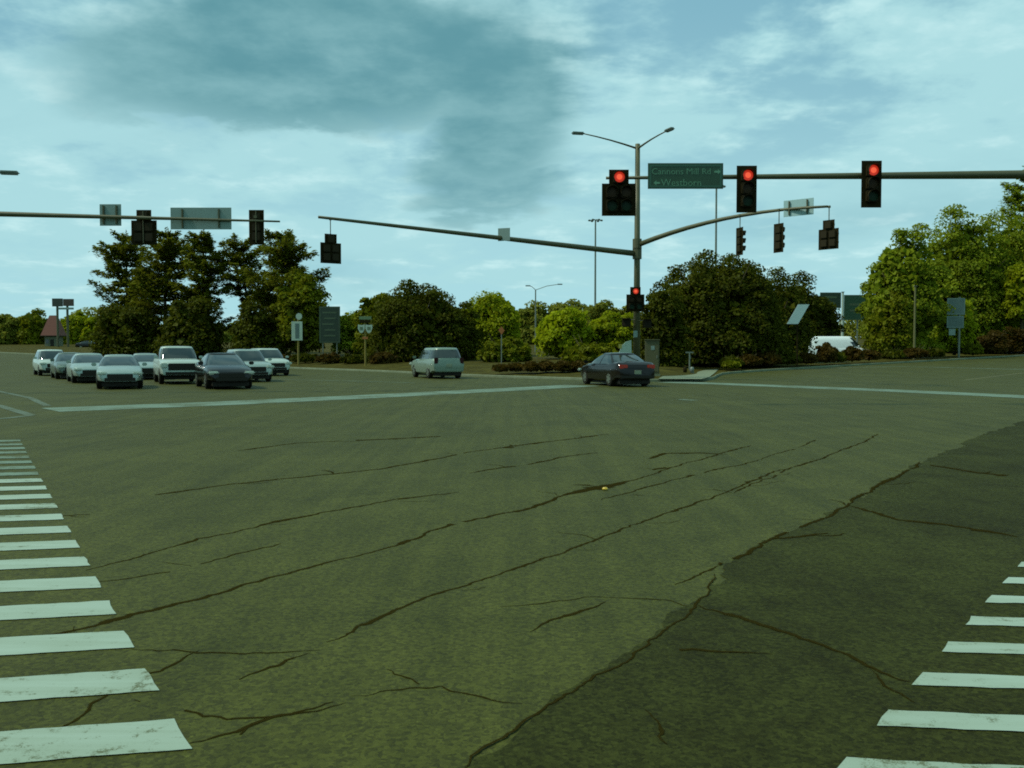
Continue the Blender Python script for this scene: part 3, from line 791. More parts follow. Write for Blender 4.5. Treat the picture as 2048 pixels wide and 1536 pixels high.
MB().tube([(0, 0, 0), (0, 0, zpx(632, Y) - zb)], 0.09, 8).build('post', WOODY, t)
# small orange sign on slim pole
Y = 64.0; t, zb = ground_sign('warning_sign', 'small orange sign on a slim pole against green shrubs', 1003, Y)
MB().tube([(0, 0, 0), (0, 0, zpx(654, Y) - zb)], 0.035, 8).build('post', GALV, t)
zc = zpx(661, Y) - zb
MB().add([(-0.22, -0.05, zc), (0, -0.05, zc - 0.3), (0.22, -0.05, zc), (0, -0.05, zc + 0.3), (-0.22, -0.03, zc), (0, -0.03, zc - 0.3), (0.22, -0.03, zc), (0, -0.03, zc + 0.3)],
         [(0, 1, 2, 3), (7, 6, 5, 4), (0, 4, 5, 1), (1, 5, 6, 2), (2, 6, 7, 3), (3, 7, 4, 0)]).build('panel', ORANGE, t)
# push button post on the path
Y = 62.0; t, zb = ground_sign('crossing_post', 'short T-shaped pale post standing on the concrete corner path', 1379, Y)
MB().tube([(0, 0, 0), (0, 0, zpx(705, Y) - zb)], 0.05, 8).build('post', GALV, t)
bevelbox('crossbar', (0, 0, zpx(705, Y) - zb), (0.56, 0.08, 0.10), GALV, t, 0.02)
bevelbox('button_box', (0, -0.07, 0.95), (0.12, 0.09, 0.2), GALV, t, 0.01)
for (px_, lab) in ((1370, 'low dark bollard stub left of the T-shaped post'), (1384, 'low grey bollard stub right of the T-shaped post')):
    q = G(px_, 752); tt = thing('bollard', lab, 'bollard', (q.x, q.y, Z(q.x, q.y) + 0.16))
    MB().tube([(0, 0, 0), (0, 0, 0.36), (0, 0, 0.42)], [0.13, 0.12, 0.07], 12).build('post', BLACKP if px_ == 1370 else GALV, tt, True)
    MB().tube([(0, 0, -0.02), (0, 0, 0.04)], 0.17, 12).build('base', GALV, tt)
# grey-blue sign pair at right
Y = 91.0; t, zb = ground_sign('lane_sign', 'pair of grey-blue sign panels on one post before yellow-green tree', 1917, Y)
s_ = Y / F
board(t, 36 * s_, 33 * s_, BLUEG, z=zpx(613, Y) - zb, x=-8 * s_, y=-0.1, border=SBACK)
board(t, 34 * s_, 24 * s_, BLUEG, z=zpx(644, Y) - zb, x=-9 * s_, y=-0.1, border=SBACK)
board(t, 13 * s_, 13 * s_, SBACK, z=zpx(664, Y) - zb, x=-15 * s_, y=-0.1)
MB().tube([(0, 0, 0), (0, 0, zpx(594, Y) - zb)], 0.11, 8).build('post', GALV, t)
for yq in (613, 650): MB().box((-8 * s_, 0, zpx(yq, Y) - zb), (1.6, 0.16, 0.1)).build('bracket', GALV, t)
# slanted pale panel on post before dark tree
Y = 68.5; t, zb = ground_sign('slanted_panel', 'pale slanted panel on post in front of the big dark tree', 1594, Y)
s_ = Y / F
q = [(-22, 649), (6, 649), (22, 608), (-6, 608)]
q = [((a - 0) * s_, zpx(b, Y) - zb) for a, b in [(-22, 648), (0, 648), (22, 609), (0, 609)]]
MB().add([(a, -0.15, b) for a, b in q] + [(a, -0.09, b) for a, b in q], [(0, 1, 2, 3), (7, 6, 5, 4), (0, 4, 5, 1), (1, 5, 6, 2), (2, 6, 7, 3), (3, 7, 4, 0)]).build('panel', pbr('pale_blue_panel', (0.38, 0.52, 0.48), 0.4), t)
MB().tube([(0, 0, 0), (0, 0, zpx(620, Y) - zb)], 0.06, 8).build('post', BLACKP, t)
# two far overhead guide signs
for (px0, px1, py0, py1, Y, lab) in ((1640, 1682, 585, 616, 150, 'dark green overhead guide sign left of the white gantry pole'),
                                     (1688, 1745, 590, 640, 152, 'dark green overhead guide sign right of the white gantry pole')):
    s_ = Y / F; c = at((px0 + px1) / 2, (py0 + py1) / 2, Y); zb = Z(c.x, c.y)
    t = thing('overhead_sign', lab, 'guide sign', (c.x, c.y, zb), group='far overhead guide signs')
    pb = board(t, (px1 - px0) * s_, (py1 - py0) * s_, SGREEN_D if px0 == 1640 else SGREEN, z=c.z - zb, border=SLETD, th=0.08)
    bevelbox('faded_line', (0, -0.046, c.z - zb + 0.5), ((px1 - px0) * s_ * 0.6, 0.006, 0.35), SLETD, pb, 0.002, 1)
    bevelbox('faded_line', (-0.2, -0.046, c.z - zb - 0.5), ((px1 - px0) * s_ * 0.5, 0.006, 0.35), SLETD, pb, 0.002, 1)
    MB().tube([(0, 0.3, 0), (0, 0.3, c.z - zb + 1.0)], 0.14, 8).build('post', GALV, t)
c = at(1685, 640, 148); t = thing('gantry_pole', 'slim pale pole between the two far overhead signs', 'pole', (c.x, c.y, Z(c.x, c.y)))
MB().tube([(0, 0, 0), (0, 0, zpx(584, 148) - Z(c.x, c.y))], [0.22, 0.16], 10).build('shaft', pbr('pale_pole', (0.3, 0.38, 0.3), 0.5), t)
bevelbox('cap', (0, 0, zpx(584, 148) - Z(c.x, c.y)), (0.45, 0.45, 0.1), GALV, t, 0.02)

# light masts
def mast(label, px, ytop, Y, r, ringed):
    x = (px - 1024) / F * Y; zb = Z(x, Y); h = zpx(ytop, Y) - zb
    t = thing('high_mast_light', label, 'light mast', (x, Y, zb), group='far light masts')
    MB().tube([(0, 0, 0), (0, 0, h)], [r * 1.5, r], 8).build('mast', GALV, t)
    mb = MB(); nn = 6
    for j in range(nn):
        a = j * math.tau / nn; MB().tube([(0.2 * math.cos(a), 0.2 * math.sin(a), h + 0.1), (1.1 * math.cos(a), 1.1 * math.sin(a), h - 0.05)], 0.08, 6).build('bracket', GALV, t)
        bevelbox('lamp_head', (1.35 * math.cos(a), 1.35 * math.sin(a), h - 0.1), (0.6, 0.6, 0.35), GALV, t, 0.1)
mast('tall thin light mast with ring of lamps, left of the tall signal pole', 1190, 440, 205, 0.17, True)
mast('tall thin light mast rising behind the green street sign', 1430, 372, 165, 0.16, True)
Y = 120; x = (1071 - 1024) / F * Y; zb = Z(x, Y)
t = thing('street_light', 'distant street light with two arms above the yellow-green trees', 'street light', (x, Y, zb))
h = zpx(580, Y) - zb
MB().tube([(0, 0, 0), (0, 0, h)], [0.12, 0.08], 8).build('pole', GALV, t)
for e, zz_ in ((3.0, 0.75), (-0.8, 0.55)):
    MB().tube([(0, 0, h), (e * 0.5, 0, h + zz_ * 0.7), (e, 0, h + zz_)], 0.045, 6).build('luminaire_arm', GALV, t)
    bevelbox('lamp_head', (e + 0.2 * (1 if e > 0 else -1), 0, h + zz_), (0.7, 0.25, 0.14), GALV, t, 0.05)
Y = 86.0; x = (1828 - 1024) / F * Y; zb = verge_z(x, Y, 4)
t = thing('slim_pole', 'slim greenish pole standing before the lobed tree at right', 'pole', (x, Y, zb))
MB().tube([(0, 0, 0), (0, 0, zpx(572, Y) - zb)], [0.12, 0.09], 8).build('shaft', pbr('mossy_pole', (0.10, 0.105, 0.03), 0.8), t)
bevelbox('cap', (0, 0, zpx(572, Y) - zb), (0.26, 0.26, 0.06), GALV, t, 0.01)

# ------------------------------------------------------------------ vehicles
def bool_cut(me, cutters):
    o = bpy.data.objects.new('tmp', me); col.objects.link(o)
    tmp = [o]
    for i, cm in enumerate(cutters):
        c = bpy.data.objects.new('cut%d' % i, cm); col.objects.link(c); tmp.append(c)
        md = o.modifiers.new('b%d' % i, 'BOOLEAN'); md.object = c; md.operation = 'DIFFERENCE'; md.solver = 'EXACT'
    dg = bpy.context.evaluated_depsgraph_get(); dg.update()
    out = bpy.data.meshes.new_from_object(o.evaluated_get(dg))
    for q in tmp: bpy.data.objects.remove(q)
    return out

SPEC = {
 'sedan': dict(W=0.91, H=1.45, wr=0.335, axles=(1.42, -1.36), zb=0.21,
    st=[(-2.38, .74, .66), (-2.33, .92, .80), (-2.15, 1.03, .87), (-1.75, 1.06, .90), (-1.2, 1.00, .91), (0, .96, .91), (0.9, .96, .91), (1.25, .95, .90), (1.8, .86, .88), (2.15, .76, .82), (2.33, .66, .74), (2.38, .52, .66)],
    cab=dict(f0=1.30, r0=-2.02, f1=0.16, r1=-0.92, w0=.84, w1=.58, z0=.92, z1=1.45)),
 'suv': dict(W=0.94, H=1.72, wr=0.37, axles=(1.40, -1.38), zb=0.25,
    st=[(-2.36, .80, .72), (-2.32, 1.05, .86), (-2.15, 1.12, .92), (-1.2, 1.10, .94), (0, 1.07, .94), (0.9, 1.06, .94), (1.3, 1.05, .93), (1.9, .98, .91), (2.2, .88, .86), (2.34, .74, .78), (2.38, .55, .70)],
    cab=dict(f0=1.20, r0=-2.33, f1=0.42, r1=-2.02, w0=.87, w1=.69, z0=1.04, z1=1.71)),
 'pickup': dict(W=1.0, H=1.90, wr=0.41, axles=(1.80, -1.75), zb=0.34,
    st=[(-2.86, .70, .86), (-2.82, 1.22, .96), (-2.5, 1.26, .99), (-1.05, 1.27, 1.0), (0, 1.25, 1.0), (1.0, 1.24, 1.0), (1.5, 1.22, .99), (2.3, 1.17, .97), (2.62, 1.08, .94), (2.76, .90, .90), (2.80, .60, .86)],
    cab=dict(f0=1.25, r0=-1.15, f1=0.62, r1=-0.88, w0=.92, w1=.74, z0=1.20, z1=1.89)),
 'van': dict(W=1.0, H=2.35, wr=0.36, axles=(1.85, -1.75), zb=0.28,
    st=[(-2.95, .9, .95), (-2.9, 1.3, .99), (-1.5, 1.32, 1.0), (0, 1.32, 1.0), (1.4, 1.30, 1.0), (1.9, 1.22, .98), (2.5, 1.08, .94), (2.85, .92, .88), (2.95, .6, .80)],
    cab=dict(f0=2.35, r0=-2.93, f1=1.35, r1=-2.86, w0=.97, w1=.86, z0=1.18, z1=2.34)),
}
def car(kind, paint, label, p, az, group=None, lights=True, scale=1.0, cat=None, fade=None):
    """p: ground point of the car's middle; az: heading, clockwise from +Y; local +Y is forward"""
    S = SPEC[kind]; W_ = S['W']; zb = S['zb']
    t = thing({'sedan': 'sedan', 'suv': 'sport_utility_vehicle', 'pickup': 'pickup_truck', 'van': 'cargo_van'}[kind], label,
              cat or {'sedan': 'car', 'suv': 'car', 'pickup': 'pickup truck', 'van': 'van'}[kind], p, -az, group)
    t.scale = (scale,) * 3
    # body: lofted cross-sections, wheel arches cut out
    vs, fs = [], []; prof = None; nst = len(S['st'])
    st = []
    for (a, b) in zip(S['st'], S['st'][1:]):
        st += [a, tuple(lin(u, v, .5) for u, v in zip(a, b))]
    st.append(S['st'][-1])
    def sect(y, zt, w, end):
        b = zb + (0.12 if abs(y) > S['axles'][0] + S['wr'] else 0.0); h = zt - b
        half = [(w * .86, b), (w * .97, b + .10 * h), (w * 1.0, b + .38 * h), (w * 1.0, b + .60 * h), (w * .985, b + .80 * h), (w * .945, b + .93 * h), (w * .84, zt), (w * .45, zt + .025)]
        return [(x, y, z) for x, z in half] + [(0, y, zt + .03)] + [(-x, y, z) for x, z in half[::-1]]
    for i, (y, zt, w) in enumerate(st): vs += sect(y, zt, w, i in (0, len(st) - 1))
    m = 17
    for i in range(len(st) - 1):
        for j in range(m): fs.append((i * m + j, i * m + (j + 1) % m, (i + 1) * m + (j + 1) % m, (i + 1) * m + j))
    fs += [tuple(range(m - 1, -1, -1)), tuple((len(st) - 1) * m + j for j in range(m))]
    me = bpy.data.meshes.new('body'); me.from_pydata(vs, [], fs); me.update()
    bm = bmesh.new(); bm.from_mesh(me); bmesh.ops.recalc_face_normals(bm, faces=bm.faces[:]); bm.to_mesh(me); bm.free()
    cuts = []
    for ya in S['axles']:
        for sx in (-1, 1):
            cuts.append(MB().tube([(sx * (W_ - 0.30), ya, S['wr']), (sx * (W_ + 0.2), ya, S['wr'])], S['wr'] + 0.07, 20).mesh('c'))
    try:
        me2 = bool_cut(me, cuts)
        if len(me2.polygons) > 50: me = me2
    except Exception: pass
    body = link('body', me, paint, t)
    for pl in me.polygons: pl.use_smooth = True
    try: me.set_sharp_from_angle(angle=R(38))
    except Exception: pass
    # cabin: rings of a rounded rectangle from belt to roof
    cb = S['cab']; N = 5.0
    def surf(a, v, off=0.0):
        ev = v ** 1.22; y0, y1 = lin(cb['f0'], cb['f1'], ev), lin(cb['r0'], cb['r1'], ev); yc = (y0 + y1) / 2; hl = (y0 - y1) / 2 + off
        w = lin(cb['w0'], cb['w1'], v ** 1.15) + 0.02 * math.sin(v * math.pi) + off
        ca, sa = math.cos(a), math.sin(a)
        return Vector((w * math.copysign(abs(sa) ** (2 / N), sa), yc + hl * math.copysign(abs(ca) ** (2 / N), ca), lin(cb['z0'], cb['z1'] - 0.06, v)))
    K = 64; vs, fs = [], []; lv = [0, .33, .66, 1.0]
    ang = [2 * math.pi * j / K for j in range(K)]
    for v in lv: vs += [surf(a, v) for a in ang]
    yc = (cb['f1'] + cb['r1']) / 2
    for s_, dz_ in ((0.97, 0.03), (0.85, 0.05), (0.5, 0.068), (0.02, 0.075)):
        vs += [Vector((q.x * s_, yc + (q.y - yc) * s_, cb['z1'] - 0.06 + dz_ * 0.8)) for q in (surf(a, 1.0) for a in ang)]
    for i in range(7):
        for j in range(K): fs.append((i * K + j, i * K + (j + 1) % K, (i + 1) * K + (j + 1) % K, (i + 1) * K + j))
    fs.append(tuple(7 * K + j for j in range(K)))
    mb = MB(); mb.add(vs, fs); cab = mb.build('cabin', paint, t, True)
    def pane(name, a0, a1, v0, v1, parent=cab):
        na, nv = 12, 4; vs = [surf(lin(a0, a1, i / na), lin(v0, v1, j / nv), 0.008) for j in range(nv + 1) for i in range(na + 1)]
        fs = [(j * (na + 1) + i, j * (na + 1) + i + 1, (j + 1) * (na + 1) + i + 1, (j + 1) * (na + 1) + i) for j in range(nv) for i in range(na)]
        MB().add(vs, fs).build(name, GLASS, parent, True)
    def ay(u): return math.acos(max(-1, min(1, math.copysign(abs(u) ** (N / 2), u))))     # angle at a relative y
    aw = math.asin(0.90 ** (N / 2))
    pane('windshield', -aw, aw, .06, .93)
    if kind == 'van':
        for s in (1, -1): pane('side_window', s * ay(.93), s * ay(.68), .12, .55)
        for s in (1, -1): pane('rear_window', math.pi + s * 0.12, math.pi + s * math.asin(0.85 ** (N / 2)), .15, .55)
    else:
        pane('rear_window', math.pi - aw, math.pi + aw, .10 if kind != 'suv' else .16, .90)
        for s in (1, -1):
            pane('side_window', s * ay(.80), s * ay(.10), .08, .88)
            if kind == 'suv':
                pane('side_window', s * ay(.04), s * ay(-.46), .08, .88); pane('side_window', s * ay(-.52), s * ay(-.86), .10, .86)
            else: pane('side_window', s * ay(.04), s * ay(-.72), .08, .88)
    bevelbox('underbody_shade_box', (0, 0, zb + 0.0), (W_ * 1.55, S['st'][-1][0] * 1.8, 0.20), TRIM, t, 0.03)  # black underbody box, added to deepen the contact shade below the car
    # wheels
    wr = S['wr']
    for ya in S['axles']:
        for sx in (-1, 1):
            x0, x1 = sx * (W_ - 0.235), sx * (W_ - 0.01); wmb = MB()
            wmb.tube([(x0, ya, wr), (lin(x0, x1, .1), ya, wr), (lin(x0, x1, .85), ya, wr), (x1, ya, wr)], [wr * .93, wr, wr, wr * .9], 22)
            w_ = wmb.build('wheel', TYRE, t, False)
            r_ = MB(); r_.tube([(x1 - sx * 0.02, ya, wr), (x1 + sx * 0.012, ya, wr)], wr * 0.62, 18)
            r_.build('rim', RIM, w_)
            sp = MB()
            for q in range(5):
                a = q * math.tau / 5
                sp.box((x1 + sx * 0.016, ya + math.cos(a) * wr * 0.45, wr + math.sin(a) * wr * 0.45), (0.008, wr * 0.17, wr * 0.17))
            sp.build('rim_opening', TRIM, w_)
    # front and rear furniture
    yf, yr = S['st'][-1][0], S['st'][0][0]; wf = S['st'][-3][2]; zf = S['st'][-3][1]
    if kind == 'pickup': gz, gh, gw, hz_, hw, hh = .86, .34, 1.25, .92, .34, .26
    elif kind == 'suv': gz, gh, gw, hz_, hw, hh = .66, .26, 1.0, .78, .42, .16
    elif kind == 'van': gz, gh, gw, hz_, hw, hh = .68, .26, 1.1, .82, .34, .26
    else: gz, gh, gw, hz_, hw, hh = .55, .18, 1.0, .66, .42, .13
    bevelbox('grille', (0, yf - 0.005, gz), (gw, 0.05, gh), TRIM, t, 0.02)
    bevelbox('lower_grille', (0, yf - 0.02, zb + .20), (gw * 1.25, 0.06, .20), TRIM, t, 0.03)
    for sx in (-1, 1):
        bevelbox('headlight', (sx * (wf - 0.13), yf - 0.10, hz_), (hw, 0.22, hh), HEADL, t, 0.05)
        zt_ = {'sedan': .86, 'suv': .98, 'pickup': 1.0, 'van': .95}[kind]
        ws = {'sedan': .36, 'suv': .22, 'pickup': .16, 'van': .14}[kind]; hs = {'sedan': .17, 'suv': .34, 'pickup': .40, 'van': .5}[kind]
        bevelbox('tail_light', (sx * (W_ - 0.10 - ws / 2), yr + 0.05, zt_), (ws, 0.12, hs), TAILL if lights else LOFF_R, t, 0.03)
        q = surf(sx * ay(.86), .1)
        bevelbox('mirror', (sx * (cb['w0'] + 0.16), q.y - 0.02, q.z + 0.06), (0.20, 0.09, 0.14), paint, t, 0.03)
    bevelbox('licence_plate', (0.0, yr - 0.012, .62 if kind == 'sedan' else .72), (.31, .03, .16), PLATE, t, 0.004, 1)
    bevelbox('rear_bumper', (0, yr + 0.03, zb + .22), (W_ * 1.75, .10, .18), TRIM if paint in (BLACKC, CHAR, GREYP) else paint, t, 0.04)
    if kind == 'pickup':
        bevelbox('cargo_bed', (0, -1.98, 1.285), (1.62, 1.45, .03), TRIM, t, 0.01)
    return t

def put(px, py, az, kind, near='rear'):
    """car whose near end meets the road at the pixel"""
    q = G(px, py); S = SPEC[kind]; L = S['st'][-1][0]
    s = 1 if near == 'rear' else -1
    c = Vector((q.x + math.sin(az) * L * s * 0.75, q.y + math.cos(az) * L * s * 0.75, 0)); c.z = Z(c.x, c.y) + 0.004
    return c
az = R(-17); car('sedan', BLACKC, 'black sedan with lit tail lights driving away in front of the tall pole', put(1262, 773, az, 'sedan'), az, scale=1.05)
az = R(-22); car('suv', pbr('pale_green_paint', (0.17, 0.24, 0.17), 0.35, 0.3, coat=0.4), 'pale sport utility vehicle driving away in front of the round dark tree', put(891, 757, az, 'suv'), az, lights=False, scale=1.06)
GRP = 'cars waiting at the far-left stop line'
def waiting(kind, paint, label, px, py, az_deg, scale=1.0):
    az = R(az_deg) ; c = put(px, py, az, kind, 'front'); car(kind, paint, label, c, az + math.pi, GRP, lights=False, scale=scale)
waiting('sedan', SILVER, 'silver sedan at the front of the queue, left of the dark sedan', 238, 772, -24)
waiting('sedan', CHAR, 'dark sedan at the front of the queue, right of the silver sedan', 434, 772, -26, 1.05)
waiting('pickup', PEARL, 'tall pale pickup truck behind and between the two front sedans', 347, 763, -25, 0.98)
waiting('sedan', SILVER, 'silver sedan just left of and behind the front silver sedan', 172, 762, -30, 1.03)
waiting('suv', PEARL, 'pale sport utility vehicle at the far left end of the queue', 97, 749, -33)
waiting('sedan', GREYP, 'grey car half hidden between the far left vehicle and the silver sedan', 136, 755, -31, 1.05)
waiting('sedan', SILVER, 'silver car mostly hidden between the front silver sedan and the pickup', 288, 756, -25, 1.02)
waiting('suv', SILVER, 'silver sport utility vehicle behind the dark front sedan', 480, 760, -28)
waiting('suv', PEARL, 'pale van-like car at the right end of the queue', 522, 749, -29, 1.05)
# white van behind the shrubs at right
c = at(1672, 712, 92.0); zc = verge_z(c.x, c.y, 12)
car('van', WHITEV, 'white van standing sideways behind the reddish shrubs', (c.x, c.y, zc - 0.35), R(96), lights=False)
# far dark car on the left bank
c = at(180, 694, 170.0); car('sedan', CHAR, 'small distant dark car on the bank below the pines', (c.x, c.y, Z(c.x, c.y) + 0.17), R(80), lights=False)

# ------------------------------------------------------------------ vegetation
def leaf_mesh(name, centers, normals, size, aspect=1.0, tang=None):
    n = len(centers)
    nrm = normals / (np.linalg.norm(normals, axis=1, keepdims=True) + 1e-9)
    t = rng.normal(size=(n, 3)) if tang is None else tang
    t = t - nrm * np.sum(t * nrm, axis=1, keepdims=True); t /= (np.linalg.norm(t, axis=1, keepdims=True) + 1e-9)
    b = np.cross(nrm, t); sz = np.asarray(size).reshape(-1, 1) * 0.5
    fold = nrm * sz * 0.25
    P = np.stack([centers + t * sz * aspect - fold * 0, centers + b * sz + fold, centers - t * sz * aspect, centers - b * sz + fold], axis=1).reshape(-1, 3)
    me = bpy.data.meshes.new(name)
    me.vertices.add(4 * n); me.vertices.foreach_set('co', P.astype(np.float32).ravel())
    me.loops.add(4 * n); me.loops.foreach_set('vertex_index', np.arange(4 * n, dtype=np.int32))
    me.polygons.add(n); me.polygons.foreach_set('loop_start', np.arange(0, 4 * n, 4, dtype=np.int32))
    me.update(calc_edges=True); me.validate()
    return me

def dirs(n):
    v = rng.normal(size=(n, 3)); return v / np.linalg.norm(v, axis=1, keepdims=True)

def crown_leaves(rx, ry, h0, h1, nl, per, leaf, shape='round', lobe=0.33):
    """leaf positions: many lobes spread through an uneven crown between heights h0 and h1"""
    C, Nn, Sz = [], [], []
    H_ = h1 - h0; up = {'dome': 0.68, 'tall': 0.62, 'round': 0.56}.get(shape, 0.6) * H_; dn = H_ - up; zc = h0 + dn
    bump = dirs(10); amp = rng.uniform(-0.12, 0.02, 10) if shape == 'dome' else rng.uniform(-0.22, 0.12, 10)
    for i in range(nl):
        d = dirs(1)[0]; rad = rng.uniform(0.35, 1.0) ** 0.55
        f = 1 + float(np.sum(amp * np.clip(bump @ d, 0, 1) ** 3))
        lr = lobe * min(rx, H_ / 2) * rng.uniform(0.5, 1.2)
        zr = d[2] * rad * f; hv = up if zr > 0 else dn
        wz = 1.0 if zr < 0 else (1 - 0.22 * zr if shape == 'tall' else 1.0)
        if zr < 0: hr = math.hypot(d[0], d[1]) + 1e-6; g = min(1.0 / hr, 1 + 0.55 * (-d[2])); d = np.array([d[0] * g, d[1] * g, d[2]])
        c = np.array([d[0] * rad * f * (rx - lr * .8) * wz, d[1] * rad * f * (ry - min(lr, ry * .6) * .8) * wz, zc + zr * max(0.2, hv - lr * (.7 if zr > 0 else .3))])
        dd = dirs(per); dd[:, 2] = np.where(dd[:, 2] < -0.35, -dd[:, 2], dd[:, 2])
        rr = lr * (rng.uniform(0.12, 1.0, (per, 1)) ** 0.45)
        C.append(c + dd * rr * np.array([1.1, 1.1, 0.85])); Nn.append(dd * 0.75 + rng.normal(size=(per, 3)) * 0.5 + np.array([0, 0, 0.3]))
        Sz.append(leaf * 0.80 * rng.uniform(0.45, 1.45, per))
    m = int(nl * per * 0.14); dd = dirs(m) * (rng.uniform(0, 0.62, (m, 1)) ** 0.5)
    cz = np.where(dd[:, 2:3] > 0, up, dn)
    C.append(np.concatenate([dd[:, :1] * rx * .95, dd[:, 1:2] * ry * .9, zc + dd[:, 2:3] * cz * 0.9], axis=1)); Nn.append(rng.normal(size=(m, 3))); Sz.append(leaf * 2.4 * rng.uniform(0.7, 1.2, m))
    return np.concatenate(C), np.concatenate(Nn), np.concatenate(Sz)

def trunk(t, h, r, spread, n=5):
    mb = MB(); mb.tube([(0, 0, -0.2), (0.05 * h * random.uniform(-.3, .3), 0, h * 0.35), (0, 0.03 * h, h * 0.75)], [r * 1.25, r * 0.85, r * 0.4], 9)
    for i in range(n):
        a = random.uniform(0, math.tau); z0 = h * random.uniform(0.28, 0.55); L = spread * random.uniform(0.5, 0.9)
        mb.tube([(0, 0, z0), (math.cos(a) * L * .5, math.sin(a) * L * .5, z0 + L * .35), (math.cos(a) * L, math.sin(a) * L, z0 + L * .9)], [r * .5, r * .3, r * .12], 6)
    mb.build('trunk', BARK, t, True)

LM = {
 'dark': leafmat('leaf_dark', (0.036, 0.041, 0.002), (0.076, 0.086, 0.004)),
 'olive': leafmat('leaf_olive', (0.078, 0.090, 0.003), (0.16, 0.18, 0.006)),
 'yellow': leafmat('leaf_yellow_green', (0.15, 0.185, 0.003), (0.29, 0.33, 0.008), 0.5),
 'mid': leafmat('leaf_mid_green', (0.100, 0.140, 0.006), (0.24, 0.295, 0.014), 0.45),
 'red': leafmat('leaf_reddish', (0.038, 0.024, 0.003), (0.085, 0.058, 0.008)),
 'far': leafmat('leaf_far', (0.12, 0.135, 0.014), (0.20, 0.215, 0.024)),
 'pine': leafmat('pine_needles', (0.070, 0.078, 0.004), (0.15, 0.165, 0.009), 0.4),
 'fresh': leafmat('leaf_fresh', (0.18, 0.225, 0.003), (0.34, 0.40, 0.009), 0.5),
}
def tree(label, px, Y, ytop, hwpx, mat, ybot=None, shape='round', dens=1.0, leaf=0.30, depth=None, group=None, name='tree', cat='tree', lobe=0.33, lift=None):
    x = (px - 1024) / F * Y; zb = verge_z(x, Y, 20); s = Y / F
    top = zpx(ytop, Y) - zb; rx = hwpx * s; ry = depth or min(rx, 5.0)
    bot = (zpx(ybot, Y) - zb) if ybot else (-0.22 * top if shape == 'dome' else -0.1 * top)
    t = thing(name, label, cat, (x, Y, zb), 0, group)
    nl = int(42 * dens * max(1, rx * (top - bot) / 22)); nl = max(16, min(nl, 430 if dens > 3 else 260)); per = 190
    C, Nn, Sz = crown_leaves(rx * 1.08, ry * 1.0, bot, top * 1.06, nl, per, leaf, shape, lobe)
    keep = C[:, 2] > 0.02
    me = leaf_mesh('crown', C[keep], Nn[keep], Sz[keep]); link('crown', me, LM[mat], t)
    trunk(t, top * 0.8, 0.05 + 0.016 * top, rx * 0.8)
    return t

def pine(label, px, Y, ytop, hwpx, lean=0.0, bare=0.28, dens=1.0, mat='pine', group='tall pines behind the waiting cars', rag=1.0):
    x = (px - 1024) / F * Y; zb = verge_z(x, Y, 20); s = Y / F
    h = zpx(ytop, Y) - zb; rmax = hwpx * s
    t = thing('pine_tree', label, 'pine tree', (x, Y, zb), 0, group)
    tb = MB(); axis = lambda z: Vector((lean * (z / h) ** 1.5, 0, z))
    tb.tube([axis(-0.2 if z == 0 else z) if z else Vector((0, 0, -0.2)) for z in np.linspace(0, h * 0.98, 8)], [0.02 + 0.018 * h * (1 - i / 8.0) for i in range(8)], 8)
    C, Nn, Sz, Tg = [], [], [], []
    z = h * bare; nwh = 0
    while z < h * 0.985:
        u = (z - h * bare) / (h * (1 - bare))
        rr = rmax * (0.72 + 0.55 * u - 0.35 * u * u if u < 0.45 else 0.90 - 0.62 * ((u - 0.45) / 0.55) ** 1.6) * random.uniform(0.7, 1.15)
        az0 = random.uniform(0, math.tau)                 # whorls are lopsided
        for i in range(random.randint(6, 8)):
            a = random.uniform(0, math.tau); L = rr * random.uniform(0.38, 1.15) * rag * (0.82 + 0.3 * math.cos(a - az0)); drop = random.uniform(-0.16, 0.16)
            p0 = axis(z); p1 = p0 + Vector((math.cos(a) * L * .55, math.sin(a) * L * .55, L * (0.05 - drop * .4))); p2 = p0 + Vector((math.cos(a) * L, math.sin(a) * L, L * (0.30 - drop)))
            tb.tube([p0, p1, p2], [0.055, 0.035, 0.012], 5, False)
            nc = max(5, int(L * 3.2))
            for j in range(nc):
                v = lin(0.30, 1.02, (j + random.random()) / nc); q = p0.lerp(p1, v / .55) if v < .55 else p1.lerp(p2, (v - .55) / .45)
                m = int(26 * dens); side = 0.38 * L * (1.08 - v) + 0.18
                off = rng.normal(size=(m, 3)) * np.array([side * .62, side * .62, 0.14])
                cc = np.array(q) + off
                C.append(cc); Nn.append(rng.normal(size=(m, 3)) * 0.45 + np.array([0, 0, 1.0]))
                Tg.append(off * np.array([1, 1, .3]) + np.array([math.cos(a), math.sin(a), 0.35]) * 0.3 + rng.normal(size=(m, 3)) * 0.15); Sz.append(rng.uniform(0.14, 0.26, m))
        z += h * random.uniform(0.030, 0.066)
    tip = axis(h); m = 60
    C.append(np.array(tip) + rng.normal(size=(m, 3)) * np.array([.14, .14, .5]) - np.array([0, 0, .5])); Nn.append(rng.normal(size=(m, 3))); Sz.append(np.full(m, .15)); Tg.append(rng.normal(size=(m, 3)))
    me = leaf_mesh('needles', np.concatenate(C), np.concatenate(Nn), np.concatenate(Sz), 2.3, np.concatenate(Tg))
    tb.build('trunk', BARK, t, True); link('needles', me, LM[mat], t)
    return t

